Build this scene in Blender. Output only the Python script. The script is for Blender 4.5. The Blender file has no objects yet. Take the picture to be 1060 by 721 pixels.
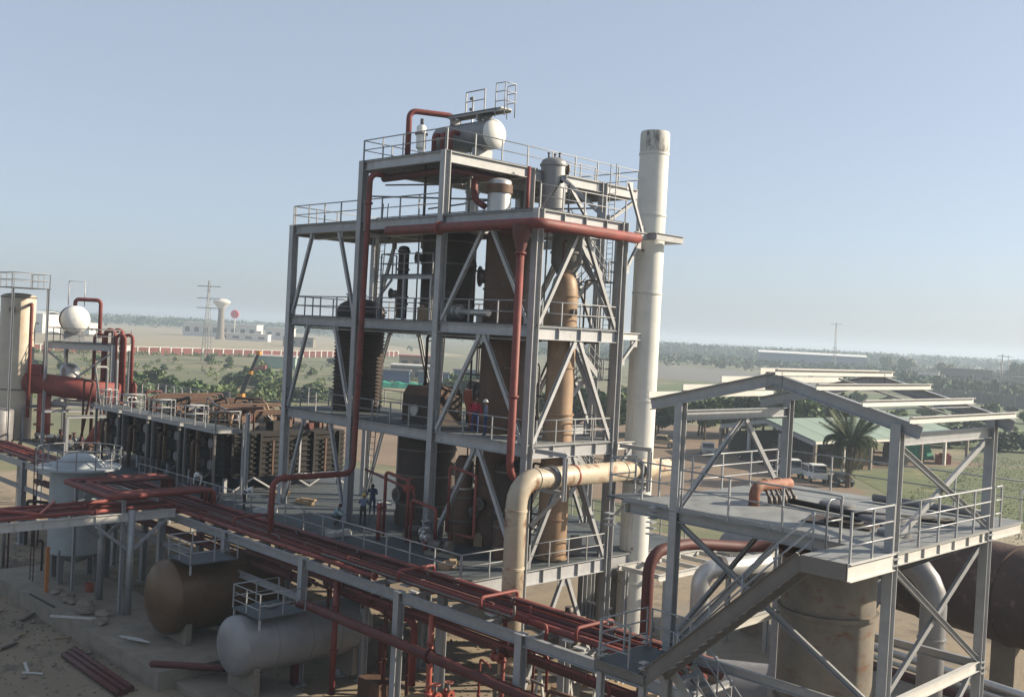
import bpy, bmesh, math, random
from mathutils import Vector, Matrix, Euler
random.seed(7)
S = bpy.context.scene
COL = S.collection
V = Vector
rad = math.radians

# ---------------------------------------------------------------- camera
CAMP = V((33.158, -33.727, 17.118))
yaw, pit, rol = rad(45.621), rad(-0.907), rad(2.897)
fw = V((-math.sin(yaw)*math.cos(pit), math.cos(yaw)*math.cos(pit), math.sin(pit)))
rt0 = V((math.cos(yaw), math.sin(yaw), 0)); up0 = rt0.cross(fw)
rt = rt0*math.cos(rol) + up0*math.sin(rol); up = up0*math.cos(rol) - rt0*math.sin(rol)
cd = bpy.data.cameras.new('camera'); cam = bpy.data.objects.new('camera', cd); COL.objects.link(cam)
cam.matrix_world = Matrix(((rt.x, up.x, -fw.x, CAMP.x), (rt.y, up.y, -fw.y, CAMP.y), (rt.z, up.z, -fw.z, CAMP.z), (0, 0, 0, 1)))
cd.sensor_width = 36; cd.lens = 1070.75/1060*36; cd.clip_start = .1; cd.clip_end = 20000
S.camera = cam
# ---------------------------------------------------------------- sky, sun, exposure
SUN_AZ, SUN_EL = 54, 26            # azimuth from +X towards +Y
w = bpy.data.worlds.new('World'); S.world = w; w.use_nodes = True
nt = w.node_tree; bg = nt.nodes['Background']
sk = nt.nodes.new('ShaderNodeTexSky'); sk.sky_type = 'NISHITA'; sk.sun_disc = False
sk.sun_elevation = rad(SUN_EL); sk.sun_rotation = rad(90-SUN_AZ)
sk.air_density = .8; sk.dust_density = 1.4; sk.ozone_density = 3.0; sk.altitude = 0
ad = nt.nodes.new('ShaderNodeMix'); ad.data_type = 'RGBA'; ad.blend_type = 'ADD'; ad.inputs[0].default_value = 1; ad.inputs[7].default_value = (2.75, 3.1, 3.55, 1)   # even grey-white haze veil over the whole sky
hs = nt.nodes.new('ShaderNodeHueSaturation'); hs.inputs['Saturation'].default_value = .78; hs.inputs['Value'].default_value = .92; nt.links.new(sk.outputs[0], hs.inputs['Color']); nt.links.new(hs.outputs[0], ad.inputs[6]); nt.links.new(ad.outputs[2], bg.inputs[0]); bg.inputs[1].default_value = .05
sd = bpy.data.lights.new('sun', 'SUN'); sun = bpy.data.objects.new('sun', sd); COL.objects.link(sun)
sd.energy = 5.0; sd.angle = rad(.6); sd.color = (1, .86, .66)
sdir = V((math.cos(rad(SUN_AZ))*math.cos(rad(SUN_EL)), math.sin(rad(SUN_AZ))*math.cos(rad(SUN_EL)), math.sin(rad(SUN_EL))))
sun.rotation_euler = sdir.to_track_quat('Z', 'Y').to_euler(); sun.location = (60, 60, 90)
S.view_settings.view_transform = 'Standard'; S.view_settings.look = 'None'
S.view_settings.exposure = 0.95; S.view_settings.gamma = 1
S.render.engine = 'CYCLES'
S.cycles.max_bounces = 6; S.cycles.volume_bounces = 0

# ---------------------------------------------------------------- materials
def mat(name, c1, c2=None, scale=2.0, rough=.6, metal=0.0, bump=0.0, rust=None, streak=0, bscale=None, contrast=.25, world=False, rnd=.12, spec=.4):
    """base colour varied by noise; rust=(colour, amount 0..1, scale) adds blotches; streak stretches them vertically"""
    m = bpy.data.materials.new(name); m.use_nodes = True
    n = m.node_tree.nodes; l = m.node_tree.links
    b = n['Principled BSDF']; b.inputs['Roughness'].default_value = rough; b.inputs['Metallic'].default_value = metal
    b.inputs['Specular IOR Level'].default_value = spec
    tc = n.new('ShaderNodeTexCoord')
    if world:
        g = n.new('ShaderNodeNewGeometry'); co = g.outputs['Position']
    else: co = tc.outputs['Object']
    no = n.new('ShaderNodeTexNoise'); no.inputs['Scale'].default_value = scale; no.inputs['Detail'].default_value = 7; no.inputs['Roughness'].default_value = .62
    l.new(co, no.inputs['Vector'])
    rp = n.new('ShaderNodeValToRGB'); rp.color_ramp.elements[0].position = .5-contrast; rp.color_ramp.elements[1].position = .5+contrast
    c2 = c2 or tuple(x*.72 for x in c1)
    rp.color_ramp.elements[0].color = (*c2, 1); rp.color_ramp.elements[1].color = (*c1, 1)
    l.new(no.outputs[0], rp.inputs[0]); col = rp.outputs[0]
    if rust:
        rc, am, rs = rust
        n2 = n.new('ShaderNodeTexNoise'); n2.inputs['Scale'].default_value = rs; n2.inputs['Detail'].default_value = 8; n2.inputs['Roughness'].default_value = .68
        if streak:
            mp = n.new('ShaderNodeMapping'); mp.inputs['Scale'].default_value = (1, 1, 1/streak); l.new(co, mp.inputs['Vector']); l.new(mp.outputs[0], n2.inputs['Vector'])
        else: l.new(co, n2.inputs['Vector'])
        r2 = n.new('ShaderNodeValToRGB'); p = .72-.45*am
        r2.color_ramp.elements[0].position = p; r2.color_ramp.elements[1].position = min(1, p+.13)
        l.new(n2.outputs[0], r2.inputs[0])
        mx = n.new('ShaderNodeMix'); mx.data_type = 'RGBA'; l.new(r2.outputs[0], mx.inputs[0]); l.new(col, mx.inputs[6]); mx.inputs[7].default_value = (*rc, 1)
        col = mx.outputs[2]
    if rnd:
        oi = n.new('ShaderNodeObjectInfo'); mr = n.new('ShaderNodeMapRange'); mr.inputs[3].default_value = 1-rnd; mr.inputs[4].default_value = 1+rnd
        l.new(oi.outputs['Random'], mr.inputs[0])
        hv = n.new('ShaderNodeHueSaturation'); l.new(mr.outputs[0], hv.inputs['Value']); l.new(col, hv.inputs['Color']); col = hv.outputs[0]
    l.new(col, b.inputs['Base Color'])
    if bump:
        nb = n.new('ShaderNodeTexNoise'); nb.inputs['Scale'].default_value = bscale or scale*4; nb.inputs['Detail'].default_value = 5; l.new(co, nb.inputs['Vector'])
        bp = n.new('ShaderNodeBump'); bp.inputs['Strength'].default_value = bump; bp.inputs['Distance'].default_value = .03; l.new(nb.outputs[0], bp.inputs['Height']); l.new(bp.outputs[0], b.inputs['Normal'])
    return m
RU = (.13, .055, .028)
M = {}
M['steel'] = mat('painted_grey_steel', (.36, .368, .38), (.27, .276, .285), 1.6, .5, .1, rust=((.2, .175, .15), .3, .9), streak=3, bump=.08, rnd=.16)
M['galv'] = mat('galvanised_steel', (.33, .34, .355), (.25, .26, .272), 3, .42, .25, rust=((.25, .23, .21), .12, 2))
M['rail'] = mat('railing_steel', (.27, .28, .29), (.2, .205, .215), 3, .5, .1)
M['purlin'] = mat('primed_purlin_steel', (.5, .495, .475), (.4, .395, .375), 2, .55, .1)
M['plate'] = mat('deck_plate', (.085, .1, .112), (.055, .066, .074), .9, .7, .1, rust=((.05, .05, .05), .35, .8), bump=.15)
M['plateL'] = mat('pale_deck_plate', (.25, .265, .272), (.15, .16, .165), .7, .65, .1, rust=((.13, .125, .12), .42, .9), bump=.12)
M['red'] = mat('red_oxide_paint', (.225, .05, .042), (.105, .028, .026), 1.3, .62, rust=((.10, .04, .033), .36, 1.8))
M['redd'] = mat('dark_red_oxide_paint', (.1, .027, .025), (.056, .019, .018), 1.5, .62, rust=((.07, .028, .022), .25, 1.6))
M['redo'] = mat('orange_red_primer', (.34, .085, .058), (.24, .058, .042), 1.1, .55, rust=((.17, .06, .045), .35, 1.4))
M['dark'] = mat('dark_rusted_steel', (.06, .041, .034), (.033, .025, .021), 1.6, .7, .1, bump=.25, rust=((.055, .034, .025), .3, 1.2))
M['brown'] = mat('brown_rusted_steel', (.13, .073, .05), (.07, .043, .031), 1.2, .65, .1, bump=.2, rust=((.18, .1, .06), .3, 1.0), streak=3)
M['tan'] = mat('tan_rusted_cladding', (.30, .205, .13), (.19, .125, .08), 1.2, .55, .15, bump=.12, rust=((.17, .09, .05), .28, 1.2), streak=2.5)
M['cream'] = mat('cream_rust_stained_pipe', (.48, .425, .33), (.36, .31, .235), 1.1, .5, .05, bump=.1, rust=((.2, .1, .052), .46, 1.1))
M['tank'] = mat('buff_rust_stained_tank', (.205, .18, .145), (.11, .1, .088), 1.3, .6, .1, bump=.15, rust=((.14, .078, .045), .38, 1.6), streak=.5)
M['stack'] = mat('white_painted_stack', (.56, .56, .525), (.43, .435, .415), .8, .5, rust=((.27, .25, .22), .3, 1.6), streak=14, bump=.05)
M['soot'] = mat('sooty_white_paint', (.5, .5, .47), (.36, .35, .33), 1.5, .7, rust=((.05, .045, .04), .42, 1.6), streak=3)
M['alum'] = mat('aluminium_cladding', (.50, .50, .49), (.38, .38, .37), 1.5, .38, .55, rust=((.22, .17, .12), .2, 1.5))
M['greyv'] = mat('grey_vessel_paint', (.2, .2, .205), (.13, .13, .135), 1.2, .5, .2, rust=((.15, .11, .08), .24, 1.5), streak=3)
M['gtank'] = mat('grey_tank_paint', (.24, .24, .245), (.16, .16, .165), .8, .42, .15, rust=((.2, .13, .09), .18, 1.2), streak=2)
M['btank'] = mat('bronze_brown_tank_paint', (.12, .072, .04), (.075, .046, .027), .9, .38, .2, rust=((.07, .042, .028), .28, 1), streak=2)
M['white'] = mat('white_vessel_paint', (.74, .74, .71), (.58, .58, .55), 1.2, .45, rust=((.4, .36, .3), .15, 1.4))
M['pale'] = mat('pale_rusty_column_paint', (.44, .39, .31), (.31, .275, .22), .8, .55, rust=((.33, .2, .1), .32, .5), streak=2)
M['blueg'] = mat('pale_blue_grey_tank_paint', (.33, .365, .385), (.24, .27, .285), .6, .5, rust=((.2, .22, .22), .2, .8))
M['conc'] = mat('concrete', (.235, .205, .165), (.145, .128, .105), 1.1, .85, bump=.35, bscale=9, rust=((.14, .125, .105), .32, .7))
M['black'] = mat('black_rubber', (.022, .022, .024), (.014, .014, .015), 3, .7)
M['dglass'] = mat('dark_glass', (.03, .035, .04), (.02, .024, .028), 1, .08, rnd=0, spec=.6)
M['bolt'] = mat('bolted_flange_steel', (.17, .15, .14), (.1, .09, .085), 3, .6, .3)
M['dull'] = mat('dull_brown_grey_steel', (.17, .16, .15), (.12, .112, .105), 1.4, .6, .1, rust=((.1, .085, .07), .3, 1.2))  # brown-grey paint with the shade on the stair sides put into its colour
M['rdrum'] = mat('crusted_rust_drum', (.085, .045, .036), (.045, .028, .024), .8, .85, 0, bump=.5, bscale=4, rust=((.16, .11, .085), .36, 1.1))
M['coal'] = mat('tar_black_casing', (.021, .018, .016), (.012, .011, .01), 1.2, .8, 0, bump=.3, rust=((.05, .03, .02), .25, 1.3))
M['rustred'] = mat('rusty_red_manifold', (.24, .1, .065), (.15, .065, .045), 2.5, .7, 0, bump=.2, rust=((.27, .18, .12), .4, 2.5))
M['wood'] = mat('weathered_plank', (.33, .24, .15), (.22, .16, .1), 2, .8)

# ---------------------------------------------------------------- mesh helper
class MB:
    def __init__(s): s.v = []; s.f = []; s.s = []
    def add(s, vs, fs, sm=False):
        o = len(s.v); s.v += [tuple(x) for x in vs]; s.f += [tuple(i+o for i in f) for f in fs]; s.s += [sm]*len(fs) if isinstance(sm, bool) else sm
        return s
    def box(s, c, d, rz=0, R=None):
        c = V(c); x, y, z = d[0]/2, d[1]/2, d[2]/2
        vs = [V((a*x, b*y, e*z)) for e in (-1, 1) for b in (-1, 1) for a in (-1, 1)]
        R = R or (Matrix.Rotation(rz, 3, 'Z') if rz else None)
        vs = [c+(R@p if R else p) for p in vs]
        return s.add(vs, [(0, 2, 3, 1), (4, 5, 7, 6), (0, 1, 5, 4), (2, 6, 7, 3), (0, 4, 6, 2), (1, 3, 7, 5)])
    def prism(s, poly, a, b, sm=False):
        """poly: list of 3d points (a ring), extruded from +a to +b (vectors)"""
        n = len(poly); a = V(a); b = V(b)
        vs = [V(p)+a for p in poly]+[V(p)+b for p in poly]
        fs = [tuple(range(n))[::-1], tuple(range(n, 2*n))]+[(i, (i+1) % n, n+(i+1) % n, n+i) for i in range(n)]
        return s.add(vs, fs, [False, False]+[sm]*n)
    def sec(s, a, b, prof, upv=(0, 0, 1)):
        """extrude a 2d section (side, up) from a to b"""
        a = V(a); b = V(b); d = (b-a).normalized(); u = V(upv)
        if abs(d.dot(u)) > .98: u = V((0, 1, 0))
        sd_ = d.cross(u).normalized(); u = sd_.cross(d).normalized()
        ring = [sd_*p[0]+u*p[1] for p in prof]
        return s.prism(ring, a, b)
    def bar(s, a, b, w_, h, upv=(0, 0, 1)):
        return s.sec(a, b, [(-w_/2, -h/2), (w_/2, -h/2), (w_/2, h/2), (-w_/2, h/2)], upv)
    def ib(s, a, b, w_, h, tf=.03, tw=.02, upv=(0, 0, 1)):
        x, y, t = w_/2, h/2, tw/2
        return s.sec(a, b, [(-x, -y), (x, -y), (x, -y+tf), (t, -y+tf), (t, y-tf), (x, y-tf), (x, y), (-x, y), (-x, y-tf), (-t, y-tf), (-t, -y+tf), (-x, -y+tf)], upv)
    def ch(s, a, b, w_, h, t=.02, upv=(0, 0, 1), flip=1):
        x, y = w_/2*flip, h/2
        return s.sec(a, b, [(-x, -y), (x, -y), (x, -y+t), (-x+t*flip, -y+t), (-x+t*flip, y-t), (x, y-t), (x, y), (-x, y)], upv)
    def tube(s, a, b, r, n=10, r2=None):
        a = V(a); b = V(b); d = (b-a).normalized(); r2 = r if r2 is None else r2
        u = d.orthogonal().normalized(); v = d.cross(u)
        ring = [u*math.cos(2*math.pi*i/n)+v*math.sin(2*math.pi*i/n) for i in range(n)]
        vs = [a+p*r for p in ring]+[b+p*r2 for p in ring]
        fs = [tuple(range(n))[::-1], tuple(range(n, 2*n))]+[(i, (i+1) % n, n+(i+1) % n, n+i) for i in range(n)]
        return s.add(vs, fs, [False, False]+[True]*n)
    def path(s, pts, r, n=10, bend=0, seg=5):
        P = [V(p) for p in pts]
        if bend:
            Q = [P[0]]
            for i in range(1, len(P)-1):
                a = (P[i-1]-P[i]); b = (P[i+1]-P[i]); t = min(bend, a.length*.49, b.length*.49)
                a.normalize(); b.normalize(); ang = a.angle(b)
                if ang > 3.1: Q.append(P[i]); continue
                rr = t*math.tan(ang/2); cdir = (a+b).normalized(); c = P[i]+cdir*(rr/math.sin(ang/2))
                p0 = P[i]+a*t-c; p1 = P[i]+b*t-c
                for k in range(seg+1):
                    f = k/seg; th = p0.angle(p1)
                    q = (p0*math.sin((1-f)*th)+p1*math.sin(f*th))/math.sin(th)
                    Q.append(c+q)
            Q.append(P[-1]); P = Q
        m = len(P); T = []
        for i in range(m):
            d = (P[min(i+1, m-1)]-P[max(i-1, 0)]); T.append(d.normalized())
        u = T[0].orthogonal().normalized(); vs = []
        for i in range(m):
            u = (u-T[i]*u.dot(T[i])).normalized(); v = T[i].cross(u)
            vs += [P[i]+(u*math.cos(2*math.pi*k/n)+v*math.sin(2*math.pi*k/n))*r for k in range(n)]
        fs = [tuple(range(n))[::-1], tuple(range((m-1)*n, m*n))]
        for i in range(m-1):
            fs += [(i*n+k, i*n+(k+1) % n, (i+1)*n+(k+1) % n, (i+1)*n+k) for k in range(n)]
        return s.add(vs, fs, [False, False]+[True]*((m-1)*n))
    def lathe(s, o, prof, n=24, axis=(0, 0, 1), ang=40):
        o = V(o); ax = V(axis).normalized(); u = ax.orthogonal().normalized(); v = ax.cross(u)
        if abs(ax.z) > .99: u, v = V((1, 0, 0)), V((0, 1, 0))
        cs = [u*math.cos(2*math.pi*k/n)+v*math.sin(2*math.pi*k/n) for k in range(n)]
        prev = None
        for i in range(len(prof)-1):
            (r0, z0), (r1, z1) = prof[i], prof[i+1]
            d = V((r1-r0, z1-z0)); share = prev is not None and d.length > 1e-9 and prev[1].length > 1e-9 and prev[1].angle(d) < rad(ang)
            base = prev[0] if share else None
            if base is None:
                base = len(s.v); s.v += [tuple(o+ax*z0+c*r0) for c in cs]
            top = len(s.v); s.v += [tuple(o+ax*z1+c*r1) for c in cs]
            s.f += [(base+k, base+(k+1) % n, top+(k+1) % n, top+k) for k in range(n)]; s.s += [True]*n
            prev = (top, d)
        return s
    def ring(s, o, R, r, n=28, k=6, axis=(0, 0, 1), a0=0, a1=2*math.pi):
        o = V(o); ax = V(axis).normalized(); u = ax.orthogonal().normalized()
        if abs(ax.z) > .99: u = V((1, 0, 0))
        v = ax.cross(u); full = abs(a1-a0-2*math.pi) < 1e-6
        m = n if full else n+1; vs = []
        for i in range(m):
            a = a0+(a1-a0)*i/n; d = u*math.cos(a)+v*math.sin(a)
            vs += [o+d*(R+r*math.cos(2*math.pi*j/k))+ax*r*math.sin(2*math.pi*j/k) for j in range(k)]
        fs = []
        for i in range(n):
            i2 = (i+1) % m
            fs += [(i*k+j, i2*k+j, i2*k+(j+1) % k, i*k+(j+1) % k) for j in range(k)]
        return s.add(vs, fs, True)
    def mesh(s, name, org):
        me = bpy.data.meshes.new(name)
        me.from_pydata([(x-org[0], y-org[1], z-org[2]) for x, y, z in s.v], [], s.f)
        me.polygons.foreach_set('use_smooth', s.s); me.update()
        return me
    def build(s, name, m, parent=None, org=None, kind=None):
        if org is None:
            xs, ys, zs = zip(*s.v); org = ((min(xs)+max(xs))/2, (min(ys)+max(ys))/2, min(zs))
        me = s.mesh(name, org); me.materials.append(M[m] if isinstance(m, str) else m)
        o = bpy.data.objects.new(name, me); COL.objects.link(o)
        WL[o.name] = V(org); o.location = V(org)
        if parent: o.parent = parent; o.location = V(org)-WL[parent.name]
        if kind: o['kind'] = kind
        return o
WL = {}
def tag(o, label, cat, group=None):
    o['label'] = label; o['category'] = cat
    if group: o['group'] = group
    return o
def thing(name, label, cat, loc=(0, 0, 0), group=None):
    o = bpy.data.objects.new(name, None); COL.objects.link(o); o.empty_display_size = .3
    o.location = loc; WL[o.name] = V(loc)
    return tag(o, label, cat, group)
def share(name, me, parent, loc, rot=None, scale=None):
    o = bpy.data.objects.new(name, me); COL.objects.link(o); WL[o.name] = V(loc)
    o.location = V(loc)-(WL[parent.name] if parent else V((0, 0, 0)))
    if rot: o.rotation_euler = rot
    if scale: o.scale = scale
    o.parent = parent
    return o
def struct(o): o['kind'] = 'structure'; return o
def stuff(o): o['kind'] = 'stuff'; return o
def copy_tree(o, parent=None):
    c = o.copy(); COL.objects.link(c); c.parent = parent
    for ch_ in o.children: copy_tree(ch_, c)
    return c

POST = {}
def railing(parent, a, b, h=1.1, step=1.5, m='rail', r=.032, rails=(1, .52), ends=(1, 1), name='railing'):
    """handrail from a to b (deck level points): rails are one part, each post a sub-part"""
    a = V(a); b = V(b); mb = MB()
    mb.tube(a+V((0, 0, h*rails[0])), b+V((0, 0, h*rails[0])), r, 6)
    ro = mb.build(name, m, parent)
    for q in rails[1:]: MB().tube(a+V((0, 0, h*q)), b+V((0, 0, h*q)), r*.85, 6).build('middle_rail', m, ro)
    key = (m, round(h, 2), r)
    if key not in POST:
        p = MB(); p.box((0, 0, h/2), (r*1.9, r*1.9, h)); me = p.mesh('post', (0, 0, 0)); me.materials.append(M[m]); POST[key] = me
    n = max(1, round((b-a).length/step))
    for i in range(n+1):
        if (i == 0 and not ends[0]) or (i == n and not ends[1]): continue
        share('post', POST[key], ro, a+(b-a)*(i/n))
    return ro
TREAD = {}
def flight(parent, a, b, wdir, width, n=None, m='steel', rails=True, sw=.3, tm='plate'):
    """stair flight from a (low) to b (high); wdir = sideways direction"""
    a = V(a); b = V(b); wd = V(wdir).normalized()
    fl = MB()
    for sgn in (0, 1):
        o = wd*(width*sgn); fl.bar(a+o, b+o, .05, sw)
    st = fl.build('stair_flight', m, parent)
    n = n or max(3, round((b.z-a.z)/.22)); run = V((b.x-a.x, b.y-a.y, 0)).normalized()
    key = (round(width, 2), round(abs(run.x)), tm)
    if key not in TREAD:
        t = MB(); t.box((0, 0, 0), (.26 if abs(run.x) > .5 else width-.06, width-.06 if abs(run.x) > .5 else .26, .035)); me = t.mesh('tread', (0, 0, 0)); me.materials.append(M[tm]); TREAD[key] = me
    for i in range(1, n):
        share('tread', TREAD[key], st, a+(b-a)*(i/n)+wd*(width/2))
    if rails:
        for sgn in (0, 1):
            o = wd*(width*sgn); mb = MB()
            for hh in (1.0, .55): mb.tube(a+o+V((0, 0, hh)), b+o+V((0, 0, hh)), .03, 6)
            k = max(2, round((b-a).length/1.4))
            for i in range(k+1):
                q = a+(b-a)*(i/k)+o; mb.tube(q, q+V((0, 0, 1.0)), .028, 6)
            mb.build('handrail', 'rail', parent)
    return st
def dome(r, z, h, n=6, up_=True):
    """elliptical head profile from the rim at z"""
    out = []
    for i in range(n+1):
        t = math.pi/2*i/n; out.append((max(r*math.cos(t), .001), z+(h if up_ else -h)*math.sin(t)))
    return out

# ================================================================ GROUND
def sheet(name, pts, z, m, kind='structure'):
    mb = MB(); mb.add([(x, y, z) for x, y in pts], [tuple(range(len(pts)))])
    o = mb.build(name, m, None, org=(0, 0, 0)); o['kind'] = kind; return o
M['ground'] = mat('scrub_ground', (.15, .15, .085), (.075, .095, .048), .03, .95, rust=((.22, .18, .115), .5, .045), world=True, rnd=0, contrast=.16)
M['dirt'] = mat('red_brown_dirt', (.2, .145, .1), (.145, .105, .074), .09, .95, bump=.3, bscale=2, world=True, rnd=0, rust=((.24, .18, .13), .3, .2))
M['sandf'] = mat('pale_sandy_field', (.3, .26, .185), (.24, .215, .15), .012, .95, world=True, rnd=0, contrast=.18, rust=((.25, .24, .14), .3, .02))
M['yard'] = mat('plant_yard_earth', (.29, .235, .165), (.15, .125, .095), .12, .95, bump=.5, bscale=2.2, world=True, rnd=0, rust=((.085, .074, .06), .42, .3))
M['grassf'] = mat('short_green_grass', (.105, .125, .048), (.07, .09, .036), .15, .95, bump=.4, bscale=5, world=True, rnd=0, rust=((.2, .18, .08), .36, .12))
M['fieldg'] = mat('green_field', (.105, .14, .06), (.072, .1, .045), .03, .95, world=True, rnd=0, rust=((.17, .16, .09), .3, .03))
M['road'] = mat('grey_asphalt_lot', (.16, .155, .145), (.115, .11, .105), .05, .9, world=True, rnd=0)
sheet('ground', [(-7000, -2600), (2600, -2600), (2600, 7500), (-7000, 7500)], -.02, 'ground')
sheet('plant_yard', [(-80, -60), (60, -60), (60, 50), (-80, 34)], 0.0, 'yard')
sheet('dirt_yard', [(-120, 36), (-20, 52), (-25, 84), (-40, 98), (-30, 135), (-90, 140), (-130, 90)], 0.004, 'dirt')
sheet('grass_verge', [(-10, 52), (40, 60), (40, 130), (-5, 150), (-29, 131), (-36, 100), (-22, 84), (-14, 62)], 0.008, 'grassf')
sheet('sand_field', [(-520, 60), (-372, 130), (-425, 260), (-470, 420), (-1500, 900), (-1900, 900), (-1500, 300)], 0.0, 'sandf')
sheet('green_field', [(-150, 170), (-60, 150), (-20, 170), (-60, 300), (-140, 340), (-230, 330)], 0.0, 'fieldg')
sheet('gravel_lot', [(-265, 340), (-190, 335), (-210, 430), (-330, 520), (-420, 520)], 0.004, 'road')
sheet('field_track', [(-4, 62), (8, 64), (14, 78), (3, 84), (-6, 74)], 0.013, 'sandf')
sheet('far_road', [(-640, 760), (-300, 640), (-296, 655), (-640, 790)], 0.006, 'sandf')

# ================================================================ PROCESS TOWER
XA, XB, XC, XD = -20.39, -13.65, -6.74, 0.0
Y0, Y1, Y2, Y3 = 0.0, 6.05, 12.1, 15.3
L = [0, 6.22, 12.0, 17.5, 22.84, 26.1]
T = thing('process_tower', 'tall open grey steel process tower of five railed decks holding rusty vessels', 'steel tower', (-10, 3, 0))
def column(x, y, z0, z1, w_=.38, p=None, m='steel'):
    mb = MB(); mb.ib((x, y, z0), (x, y, z1), w_, w_+.04, .045, .03, (0, 1, 0))
    o = mb.build('column', m, p or T)
    b = MB(); b.box((x, y, z0+.02), (w_+.25, w_+.25, .04)); b.build('base_plate', m, o)
    return o
for x, y, zt in ((XA, Y0, L[4]), (XA, Y1, L[4]), (XB, Y0, L[5]), (XB, Y1, L[5]), (XC, Y0, L[5]), (XC, Y1, L[5]), (XD, Y0, L[4]), (XD, Y1, L[4]), (XC, Y2, L[5]), (XB, Y2, L[5]), (-4.0, 10.6, 23.5)):
    column(x, y, .0, zt-.02)
def xbeam(x0, x1, y, z, h=.5, w_=.26):
    mb = MB(); mb.ib((x0+.23, y, z-.06-h/2), (x1-.23, y, z-.06-h/2), w_, h, .03, .02); return mb.build('beam', 'steel', T)
def ybeam(x, y0, y1, z, h=.6, w_=.28, stiff=True, g=.24):
    mb = MB(); mb.ib((x, y0+g, z-.06-h/2), (x, y1-g, z-.06-h/2), w_, h, .03, .02); o = mb.build('beam', 'steel', T)
    if stiff:
        n = 4
        for i in range(1, n):
            yy = y0+(y1-y0)*i/n+.12
            s_ = MB(); s_.box((x, yy, z-.06-h/2), (w_-.01, .02, h-.062)); s_.build('stiffener', 'steel', o)
    return o
for z in L[2:5]:
    for y in (Y0, Y1):
        for a, b in ((XA, XB), (XB, XC), (XC, XD)): xbeam(a, b, y, z)
    for x in (XA, XB, XC, XD): ybeam(x, Y0, Y1, z, stiff=(x == XD))
# secondary joists and plates
for z, x0, x1, y1 in ((L[2], XA, XD, Y1), (L[3], XA, XD, Y1), (L[4], XA, XD, Y1), (L[5], XB, XC, Y3)):
    n = round((x1-x0)/1.7)
    for i in range(1, n):
        x = x0+(x1-x0)*i/n
        if min(abs(x-q) for q in (XA, XB, XC, XD)) < .35: continue
        j = MB(); j.ib((x, Y0+.15, z-.06-.13), (x, y1-.15, z-.06-.13), .14, .26, .02, .015); j.build('joist', 'steel', T)
def plate(x0, x1, y0, y1, z, m='plate', p=None, t=.05):
    mb = MB(); mb.box(((x0+x1)/2, (y0+y1)/2, z-t/2), (x1-x0, y1-y0, t)); return mb.build('deck_plate', m, p or T)
# decks are plated round the vessels that pass through them
plate(XA-.1, XB-.02, -.1, Y1+.1, L[2]); plate(XB, XC-.02, -.1, Y1+.1, L[2]); plate(XC, -6.45, -.1, Y1+.1, L[2]); plate(-6.45, -.1+.2, -.1, 1.6, L[2], 'plateL'); plate(-3.75, .1, 1.62, Y1+.1, L[2], 'plateL')
plate(XA-.1, XB-.02, -.1, 1.3, L[3]); plate(XA-.1, -19.1, 1.32, Y1+.1, L[3]); plate(-15.8, XB-.02, 1.32, Y1+.1, L[3]); plate(XB, XC-.02, -.1, Y1+.1, L[3]); plate(XC, .1, -.1, 1.6, L[3]); plate(-3.75, .1, 1.62, Y1+.1, L[3])
plate(XA-.1, XB-.02, -.1, Y1+.1, L[4]); plate(XB, XC-.02, -.1, Y1+.1, L[4]); plate(XC, .1, -.1, 1.7, L[4]); plate(-3.6, .1, 1.72, Y1+.1, L[4])
plate(XB-.1, XC+.1, -.1, 6.5, L[5]); plate(XB-.1, -8.2, 6.52, Y3, L[5]); plate(-8.18, XC+.1, 9.0, Y3, L[5], 'plateL')
# top frame
xbeam(XB, XC, Y0, L[5]); xbeam(XB, XC, Y1, L[5]); xbeam(XB, XC, Y2, L[5]); xbeam(XB, XC, Y3, L[5])
for x in (XB, XC):
    ybeam(x, Y0, Y1, L[5], .55, stiff=False); ybeam(x, Y1, Y2, L[5], .55, stiff=False); ybeam(x, Y2, Y3+.2, L[5], .55, stiff=False)
ybeam(XC, Y1, Y2, L[4], .5, stiff=False); ybeam(XC, Y1, Y2, L[3], .5, stiff=False); ybeam(XC, Y1, Y2, L[2], .5, stiff=False)
xbeam(XB, XC, Y2, L[4]); xbeam(XB, XC, Y2, L[3])
# bracing
def brace(a, b, w_=.18, p=None, m='steel'):
    mb = MB(); mb.ib(a, b, w_, w_, .022, .016, (0, 1, 0) if abs(V(b).x-V(a).x) > .1 else (1, 0, 0)); o = mb.build('brace', m, p or T)
    a = V(a); b = V(b); d = (b-a).normalized()
    for q, sg in ((a, 1), (b, -1)):
        c = q+d*sg*.18; MB().box(c, (.46, .03, .4) if abs(d.x) > .1 else (.03, .46, .4)).build('gusset', m, o)
    return o
for k in (1, 2, 3):
    zb, zt = L[k]+.05, L[k+1]-.58
    for y in (Y0, Y1):
        d = (XB-XA); brace((XA+.25, y, zb), (XA+.30*d, y, zt)); brace((XB-.25, y, zb), (XA+.70*d, y, zt))
    m_ = (XC+XD)/2
    for y in (Y0, Y1):
        brace((XC+.3, y, zb), (m_-.14, y, zt)); brace((XD-.3, y, zb), (m_+.14, y, zt))
    ym = (Y0+Y1)/2
    brace((XD, Y0+.3, zb), (XD, ym-.16, zt-.1)); brace((XD, Y1-.3, zb), (XD, ym+.16, zt-.1))
    ym = (Y1+Y2)/2
    brace((XC, Y1+.3, zb), (XC, ym-.16, zt-.1)); brace((XC, Y2-.3, zb), (XC, ym+.16, zt-.1))
brace((XC, Y1+.3, L[4]+.05), (XC, (Y1+Y2)/2-.16, L[5]-.65)); brace((XC, Y2-.3, L[4]+.05), (XC, (Y1+Y2)/2+.16, L[5]-.65))
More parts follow.
